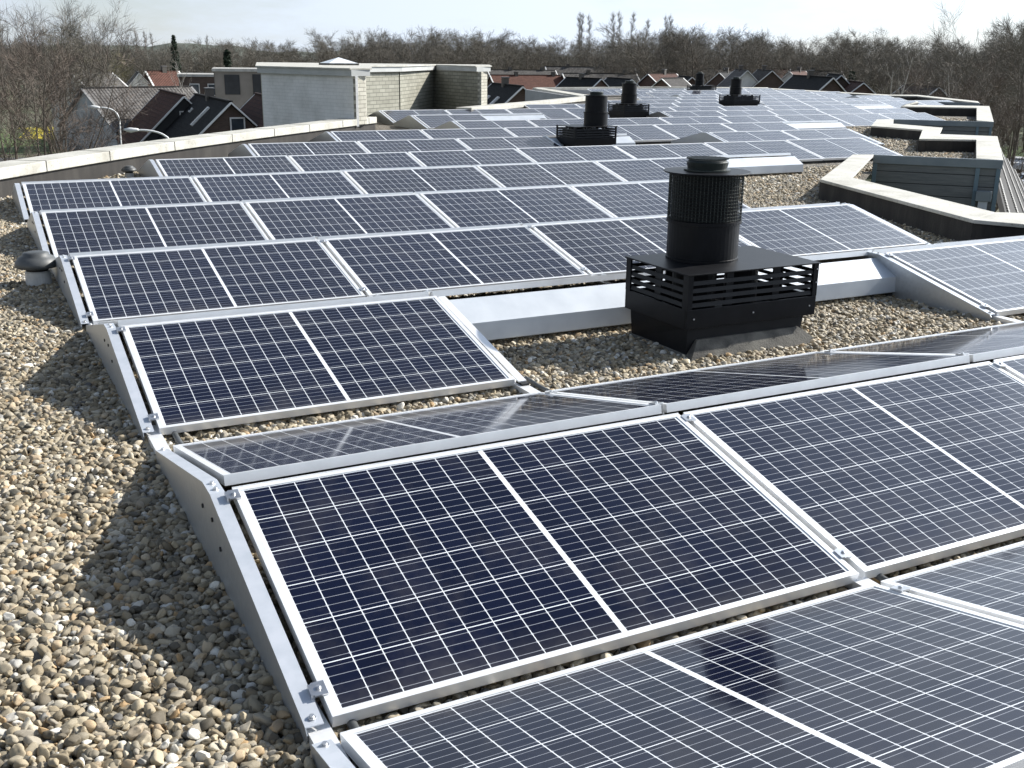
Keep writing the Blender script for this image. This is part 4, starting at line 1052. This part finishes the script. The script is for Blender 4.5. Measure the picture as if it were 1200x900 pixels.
# ------------------------------------------------------------------ houses
MAT['white_paint'] = mottled('white_painted_wood', (.62,.62,.60), (.74,.74,.72), 2, .6)
MAT['glass_dark'] = mottled('dark_window_glass', (.03,.04,.05), (.06,.075,.09), 1, .08)
MAT['white_render'] = mottled('off_white_render', (.55,.55,.53), (.66,.66,.64), 1.2, .9)
MAT['grey_render'] = mottled('light_grey_cladding', (.36,.38,.40), (.44,.46,.48), 1.2, .8)
MAT['black_board'] = mottled('black_weatherboard', (.012,.013,.016), (.022,.024,.028), 1.5, .6)
MAT['roof_flat'] = mottled('grey_roofing', (.16,.16,.16), (.24,.24,.24), 1, .9)
def house(P1, P2_, hw, drop, wallm, roofm, label, gable=None, windows=(), rooflights=(), chim=True, name='gabled_house', verge='white_paint', cat='house', group=None, dormer=False):
    """P1 near ridge end, P2_ far ridge end; hw half width; drop ridge to eave"""
    P1 = Vector(P1); P2_ = Vector(P2_); zr = (P1.z+P2_.z)/2; ax = Vector((P2_.x-P1.x, P2_.y-P1.y, 0)); L_ = ax.length; rz = math.atan2(ax.y, ax.x)
    o_ = empty(name, (P1.x, P1.y, GZ), rz); zr -= GZ; ze = zr-drop
    # walls: a gabled prism, x along the ridge
    def gprism(x0, x1, h, z0, mat, nm):
        b = [(x0,-h,z0),(x0,h,z0),(x0,h,ze-.02),(x0,0,zr-.14),(x0,-h,ze-.02)]; c_ = [(x1,y,z) for _, y, z in b]
        me = bpy.data.meshes.new(nm); me.from_pydata(b+c_, [], [(0,1,2,3,4),(9,8,7,6,5),(0,5,6,1),(1,6,7,2),(4,9,5,0),(2,7,8,3),(3,8,9,4)])
        uvl = me.uv_layers.new(name='UVMap')
        for p in me.polygons:
            for li in p.loop_indices:
                v_ = me.vertices[me.loops[li].vertex_index].co; uvl.data[li].uv = (v_.y if abs(p.normal.x) > .5 else v_.x, v_.z)
        me.materials.append(mat); w_ = bpy.data.objects.new(nm, me); COL.objects.link(w_); w_.parent = o_; return w_
    gprism(.1, L_-.1, hw-.25, 0, wallm, 'wall')
    if gable: gprism(.06, .099, hw-.26, ze-.3, gable, 'gable_cladding')
    for sg in (-1, 1):
        uvquad('roof', [(-.12, sg*(hw+.2), ze-.2*drop/hw), (L_+.12, sg*(hw+.2), ze-.2*drop/hw), (L_+.12, sg*.0, zr), (-.12, sg*.0, zr)], roofm, o_, .1)
        for xx in (-.17, L_+.17):
            mb = MB(); mb.bar((xx, sg*(hw+.22), ze-.06-.2*drop/hw), (xx, 0, zr-.05), .09, .22, (1,0,0)); mb.v = mb.v; mb.build('verge_board', MAT[verge], o_)
    mb = MB(); mb.bar((-.12,0,zr+.03), (L_+.12,0,zr+.03), .24, .09); mb.build('ridge_tiles', roofm, o_)
    if chim:
        cxx = L_*.55; mb = MB(); mb.box(cxx-.3, cxx+.3, -.25, .25, zr-.6, zr+.55); ch = mb.build('chimney', MAT['brick_dark'], o_)
        mb = MB(); mb.box(cxx-.35, cxx+.35, -.3, .3, zr+.552, zr+.62); c2_ = mb.build('chimney_cap', MAT['roof_flat'], ch)
    for (y, z, w, h) in windows:
        mb = MB(); xx = .045
        for a_, b_, c_, d_ in ((y-w/2, y+w/2, z, z+.08), (y-w/2, y+w/2, z+h-.08, z+h), (y-w/2, y-w/2+.08, z+.0801, z+h-.0801), (y+w/2-.08, y+w/2, z+.0801, z+h-.0801)): mb.box(xx-.06, xx+.05, a_, b_, c_, d_)
        wf = mb.build('window', MAT['white_paint'], o_)
        mb = MB(); mb.box(xx, xx+.03, y-w/2+.081, y+w/2-.081, z+.081, z+h-.081); mb.build('pane', MAT['glass_dark'], wf)
    sl = math.hypot(hw, drop)
    for (sg, x, u, w, h) in rooflights:
        ny = drop/sl*sg; nz_ = hw/sl
        c_ = Vector((x, sg*hw*u, zr-drop*u)); dn = Vector((0, sg*hw/sl, -drop/sl)); nn = Vector((0, ny, nz_))
        mb = MB(); mb.bar(c_-dn*h/2+nn*.05, c_+dn*h/2+nn*.05, w, .10, nn); f_ = mb.build('roof_window', MAT['white_paint'], o_)
        mb = MB(); mb.bar(c_-dn*(h/2-.1)+nn*.09, c_+dn*(h/2-.1)+nn*.09, w-.2, .05, nn); mb.build('pane', MAT['glass_dark'], f_)
    tag(o_, label, cat, group); return o_
# left group
h1 = house(at(98,103,94), at(222,101.5,99), 4.3, 3.0, MAT['grey_render'], MAT['tile_grey'], 'long house with grey tiled roof behind the two street lamps', chim=False, verge='roof_flat')
h2 = house(at(215,112,79), at(188,105.5,92), 3.6, 3.5, MAT['white_render'], MAT['tile_brown'], 'house with red-brown tiled roof and black boarded gable', gable=MAT['black_board'], windows=((.05, 6.8, .6, .55),), chim=False)
h3 = house(at(270,119,68), at(229,110.5,81), 3.3, 3.1, MAT['brick_dark'], MAT['tile_black'], 'house with black tiled roof, rooflight and brown brick gable', windows=((-.35, 6.4, .9, 1.1),), rooflights=((1, 4.2, .35, .55, 1.6),(1, 9.0, .3, .35, .35)), chim=True)
h4 = house(at(345,117,64), at(300,113,80), 3.2, 3.0, MAT['brick_dark'], MAT['tile_brown'], 'red-brown roof partly hidden behind the left end of the stair housing', chim=False)
# lean-to with flat roof between
o_ = empty('garden_outbuilding', gp(262, 61)); mb = MB(); mb.box(-4, 5, 0, 3.5, 0, 3.9); mb.build('wall', MAT['brick_dark'], o_); mb = MB(); mb.box(-4.2, 5.2, -.2, 3.7, 3.9, 4.1); mb.build('flat_roof', MAT['coping'], o_); o_.rotation_euler = (0, 0, R(-12)); tag(o_, 'low flat roofed annex with white edge below the brown gable', 'annex')
# slab block behind with black stair window
def block(px0, px1, ytop, dist, zdepth, mat, label, win=(), roof='roof_flat', name='flat_roofed_block', cat='building', eave='kerb', frame='white_paint'):
    a_ = at(px0, ytop, dist); b_ = at(px1, ytop, dist); ax = Vector((b_.x-a_.x, b_.y-a_.y, 0)); L_ = ax.length; zt_ = (a_.z+b_.z)/2-GZ
    o_ = empty(name, (a_.x, a_.y, GZ), math.atan2(ax.y, ax.x))
    wall_uv('wall', [(0,0),(L_,0),(L_,zdepth),(0,zdepth)], 0, zt_-.25, mat, o_, closed=True)
    mb = MB(); mb.box(-.15, L_+.15, -.15, zdepth+.15, zt_-.25, zt_); mb.build('roof', MAT[eave], o_)
    for (x, z, w, h, m_) in win:
        mb = MB(); mb.box(x, x+w, -.05, .02, z, z+h); f_ = mb.build('window_frame', MAT[frame], o_)
        mb = MB(); mb.box(x+.08, x+w-.08, -.07, -.051, z+.08, z+h-.08); mb.build('pane', MAT[m_], f_)
    tag(o_, label, cat); return o_
block(209, 253, 87, 118, 8, MAT['brick_dark'], 'brown brick terrace behind the thin birch at left', win=((1.0,7.0,1,1.2,'glass_dark'),(2.8,7.0,1,1.2,'glass_dark')))
block(250, 306, 80.5, 104, 9, mottled('taupe_cladding', (.17,.155,.135), (.21,.19,.17), 1, .9), 'taupe slab building with black window strips beside the stair housing', win=((.9,7.6,1.35,1.75,'black_board'),(3.4,5.2,.85,4.2,'black_board')), frame='black_board')
house(at(163,85,150), at(160,84,162), 2.6, 2.9, MAT['white_render'], MAT['tile_grey'], 'small white gabled house among trees at far left', windows=((-1.0,5.2,.9,1.1),), chim=False)
house(at(172,83,150), at(208,83,152), 3.5, 3.4, MAT['brick_red'], MAT['tile_red'], 'red brick terrace with red roof beyond the grey tiled roof', chim=True)
house(at(84,86,140), at(130,84,145), 4, 3.0, MAT['white_render'], MAT['tile_grey'], 'pale roofed house half hidden behind the left bare trees', chim=False)
# middle rows of roofs
k = 0
specs = [ # px0, y0, px1, y1, dist0, dist1, hw, drop, wall, roof, label
 (612,100,577,98.5,88,97,3.6,3.2,'brick_dark','tile_black','black roofed house with two rooflights just right of the stair housing',((1,3,.4,.7,.9),(1,6,.4,.7,.9))),
 (704,91.5,664,91,150,158,3.6,3.0,'brick_red','tile_black','black roofed house behind the grey parapet box',()),
 (740,92,712,91.5,150,160,3.4,2.8,'white_render','tile_black','black roofed house left of the third chimney',()),
 (760,86.5,792,86,160,168,4.2,3.4,'brick_red','tile_brown','brick gabled house behind the third chimney',()),
 (776,92,800,91,140,146,3.4,2.6,'brick_red','tile_dark','low roof between the third and farthest chimneys',()),
 (811,90,796,89,150,158,3.2,2.8,'brick_dark','tile_black','dark roofed house with white dormer left of the farthest chimney',((1,4,.4,.7,.9),)),
 (843,86,858,83,165,178,3.6,3.2,'brick_dark','tile_black','dark roof with two rooflights right of the farthest chimney',((1,4,.4,.8,1.0),(1,7,.4,.8,1.0))),
 (876,82,862,81.5,150,160,4.0,3.8,'white_render','tile_grey','house with pale grey gable behind the fourth chimney',()),
 (905,82,888,82,150,163,4.4,3.8,'brick_dark','tile_dark','brown gabled house right of the fourth chimney',()),
 (926,84,944,83,165,180,3.6,3.2,'white_render','tile_brown','pale gabled house beside the dark one',()),
 (976,91,930,88,112,124,3.6,3.4,'brick_dark','tile_black','large dark gabled house beyond the far roof edge',()),
 (986,88,972,86,124,134,3.2,3.0,'brick_dark','tile_black','second dark gable with white verge behind the large dark house',()),
 (1012,96,992,95,118,128,3.2,2.6,'brick_red','tile_brown','brown roof right of the dark gabled house',()),
 (1100,100,1060,101,120,128,3.2,2.6,'brick_dark','tile_dark','brown roof behind the birches at right',()),
]
for (a_,b_,c_,d_,e_,f_,hw,dr,wm,rm,lb,rl) in specs:
    house(at(a_,b_,e_), at(c_,d_,f_), hw, dr, MAT[wm], MAT[rm], lb, rooflights=rl, chim=(hw > 3.5), windows=((0,4.4,.9,1.1),))
# long terraces behind, seen as bands of roof
for (px0,px1,y,d_,rm,lb) in ((572,650,82,235,'tile_grey','long brown-grey terrace roof at the wood edge, right of the stair housing'),(640,760,78.5,250,'tile_grey','long grey terrace roof behind the black chimneys'),(745,850,80,240,'tile_dark','long dark terrace roof behind the farthest chimney'),
                             (575,660,88,200,'tile_red','red terrace roof right of the stair housing'),(660,745,86,205,'tile_grey','grey terrace roof behind the second and third chimneys'),(850,925,80.5,235,'tile_brown','brown terrace roof behind the fourth chimney'),
                             (925,985,83,215,'tile_dark','dark terrace roof at the foot of the wood at right')):
    h_ = house(at(px0,y,d_), at(px1,y,d_+6), 4.2, 3.3, MAT['brick_dark'], MAT[rm], lb, chim=False, name='terrace_row')
    L_ = (at(px1,y,d_+6)-at(px0,y,d_)).length
    zr_ = (at(px0,y,d_).z+at(px1,y,d_+6).z)/2-GZ
    q = 5.0
    while q < L_-2:
        mb = MB(); mb.box(q-.3, q+.3, -.3, .3, zr_-.5, zr_+.6); mb.build('chimney', MAT['brick_dark'], h_)
        q += 7.5

# ------------------------------------------------------------------ streets, lawn, daffodils, hill
def gpoly(name, pts_, z, mat):
    o_ = MB().add([(p[0], p[1], GZ+z) for p in pts_], [tuple(range(len(pts_)))]).build(name, MAT[mat]); tag(o_, kind='structure'); return o_
def gpx(px, py): return tuple(g(px, py, GZ)[:2])
gpoly('lawn', [gpx(-60,182), gpx(115,178), gpx(128,152), gpx(-60,150)], .004, 'lawn')
gpoly('road', [gpx(-80,196), gpx(180,190), gpx(140,183), gpx(-80,186)], .008, 'asphalt')
gpoly('lawn', [gpx(1150,186), gpx(1240,186), gpx(1240,172), gpx(1150,172)], .004, 'lawn')
gpoly('road', [gpx(1150,230), gpx(1260,230), gpx(1260,192), gpx(1150,188)], .008, 'asphalt')
MAT['daffodil'] = mottled('daffodil_yellow', (.62,.50,.03), (.75,.62,.06), 3, .7)
mb = MB()
for k in range(2600):
    px = rn.gauss(78, 22); py = 158+rn.choice((-3.5, 1.5, 6.5))+rn.gauss(0, 1.1)
    if not (20 < px < 112): continue
    p = g(px, py, GZ); s_ = .16; a_ = rn.uniform(0, 3.14); z = GZ+.3+rn.random()*.12
    dx, dy = math.cos(a_)*s_, math.sin(a_)*s_
    mb.add([(p.x-dx,p.y-dy,z),(p.x+dy,p.y-dx,z+.05),(p.x+dx,p.y+dy,z),(p.x-dy,p.y+dx,z+.05),(p.x,p.y,z+.14)], [(0,1,4),(1,2,4),(2,3,4),(3,0,4)])
o_ = mb.build('daffodils', MAT['daffodil'], norm=False); tag(o_, 'drifts of yellow daffodils on the lawn beyond the left parapet', 'flowers', kind='stuff')
MAT['hill'] = mottled('wooded_hill', (.06,.075,.06), (.09,.10,.08), .02, .95)
mb = MB(); n = 60; V0 = []
for i in range(n+1):
    px = -150+1500*i/n; hgt = 14+7*math.exp(-((px-190)/120)**2)+2*math.sin(i*.9)+1.5*math.sin(i*2.3)
    for dd, zz in ((1150, GZ), (1300, GZ+hgt), (1600, GZ+hgt), (1800, GZ)): p = at(px, 66, dd); mb.v.append((p.x, p.y, zz))
for i in range(n):
    for q in range(3): mb.f.append((i*4+q, (i+1)*4+q, (i+1)*4+q+1, i*4+q+1))
o_ = mb.build('hills', MAT['hill']); tag(o_, kind='structure')

# ------------------------------------------------------------------ street lamps
MAT['lamp_pole'] = mottled('pale_galvanised_lamp_pole', (.62,.63,.63), (.72,.73,.73), 3, .5)
MAT['lamp_glass'] = mottled('frosted_lamp_bowl', (.6,.6,.58), (.68,.68,.66), 3, .3)
def lamp(pole_px, base_y, head, dist, label):
    """curved arm lamp; points measured in the lamp's own plane at its distance"""
    P = lambda x, y: at(x, y, dist)
    b_ = P(pole_px[-1][0], pole_px[-1][1]); o_ = empty('street_lamp', (b_.x, b_.y, GZ))
    base = Vector((b_.x, b_.y, GZ)); L_ = lambda v: Vector(v)-base
    pts_ = [L_(P(x, y)) for x, y in pole_px]; pts_.append(Vector((0, 0, 0)))
    mb = MB(); mb.tube(smooth_pts(pts_), .045, 8); mb.build('pole', MAT['lamp_pole'], o_, smooth=True)
    a_, c_ = L_(P(*head[0])), L_(P(*head[1])); mb = MB(); d = (c_-a_)
    mb.tube([a_, a_+d*.15, a_+d*.6, c_], [.045, .08, .10, .04], 10); mb.build('lamp_head', MAT['lamp_pole'], o_, smooth=True)
    mb = MB(); mb.tube([a_+d*.25+Vector((0,0,-.055)), a_+d*.55+Vector((0,0,-.075)), a_+d*.85+Vector((0,0,-.05))], [.03,.06,.03], 10); mb.build('lamp_bowl', MAT['lamp_glass'], o_, smooth=True)
    tag(o_, label, 'street lamp')
def smooth_pts(p):
    out = []
    P_ = [p[0]*2-p[1]]+p+[p[-1]*2-p[-2]]
    for i in range(1, len(P_)-2):
        for j in range(4):
            u = j/4; out.append(.5*((2*P_[i])+(P_[i+1]-P_[i-1])*u+(2*P_[i-1]-5*P_[i]+4*P_[i+1]-P_[i+2])*u*u+(3*P_[i]-P_[i-1]-3*P_[i+1]+P_[i+2])*u**3))
    out.append(p[-1]); return out
lamp([(116,126),(124,126.5),(132,129),(138,135),(140.5,145),(142,170)], 0, ((117,126),(103,124.8)), 66, 'upper white street lamp with curved arm in front of the grey tiled roof')
lamp([(162,152.5),(172,152.8),(184,155),(193,159),(199,166),(203,190)], 0, ((163,152.3),(145,151.8)), 52, 'lower white street lamp, its arm just above the left parapet')

# ------------------------------------------------------------------ parked cars at the right edge
MAT['car_paint'] = mottled('white_car_paint', (.70,.71,.72), (.75,.76,.77), 1, .25)
MAT['car_blue'] = mottled('silver_blue_car_paint', (.35,.38,.42), (.42,.45,.5), 1, .25)
def car(loc, rz, paint, label):
    o_ = empty('parked_car', loc, rz)
    prof = [(-2.1,.35),(-2.12,.7),(-2.0,.95),(-1.3,1.05),(-.75,1.42),(.7,1.45),(1.5,1.02),(2.05,.92),(2.15,.6),(2.1,.33)]
    mb = MB()
    for sx, yy in ((1,-.85),(1,.85)):
        for x, z in prof: mb.v.append((x, yy*(.82 if z > 1.1 else 1), z))
    n = len(prof); mb.f.append(tuple(range(n))); mb.f.append(tuple(range(n, 2*n))[::-1])
    for i in range(n): mb.f.append((i, (i+1) % n, n+(i+1) % n, n+i))
    mb.build('body', paint, o_, bevel=.05)
    mb = MB(); mb.box(-1.0, 1.1, -.82, .82, 1.06, 1.36); mb.build('windows', MAT['glass_dark'], o_, bevel=.04)
    for x in (-1.35, 1.35):
        for y in (-.8, .8):
            mb = MB(); mb.tube([(x, y-.1, .32), (x, y+.1, .32)], .32, 16); w_ = mb.build('wheel', MAT['black_rubber'], o_)
    tag(o_, label, 'car')
car((*gpx(1192,200), GZ), R(35), MAT['car_paint'], 'white car parked below the tiled slope at the right edge')
car((*gpx(1204,222), GZ), R(40), MAT['car_blue'], 'silver car nearer the building at the right edge, beside the white one')
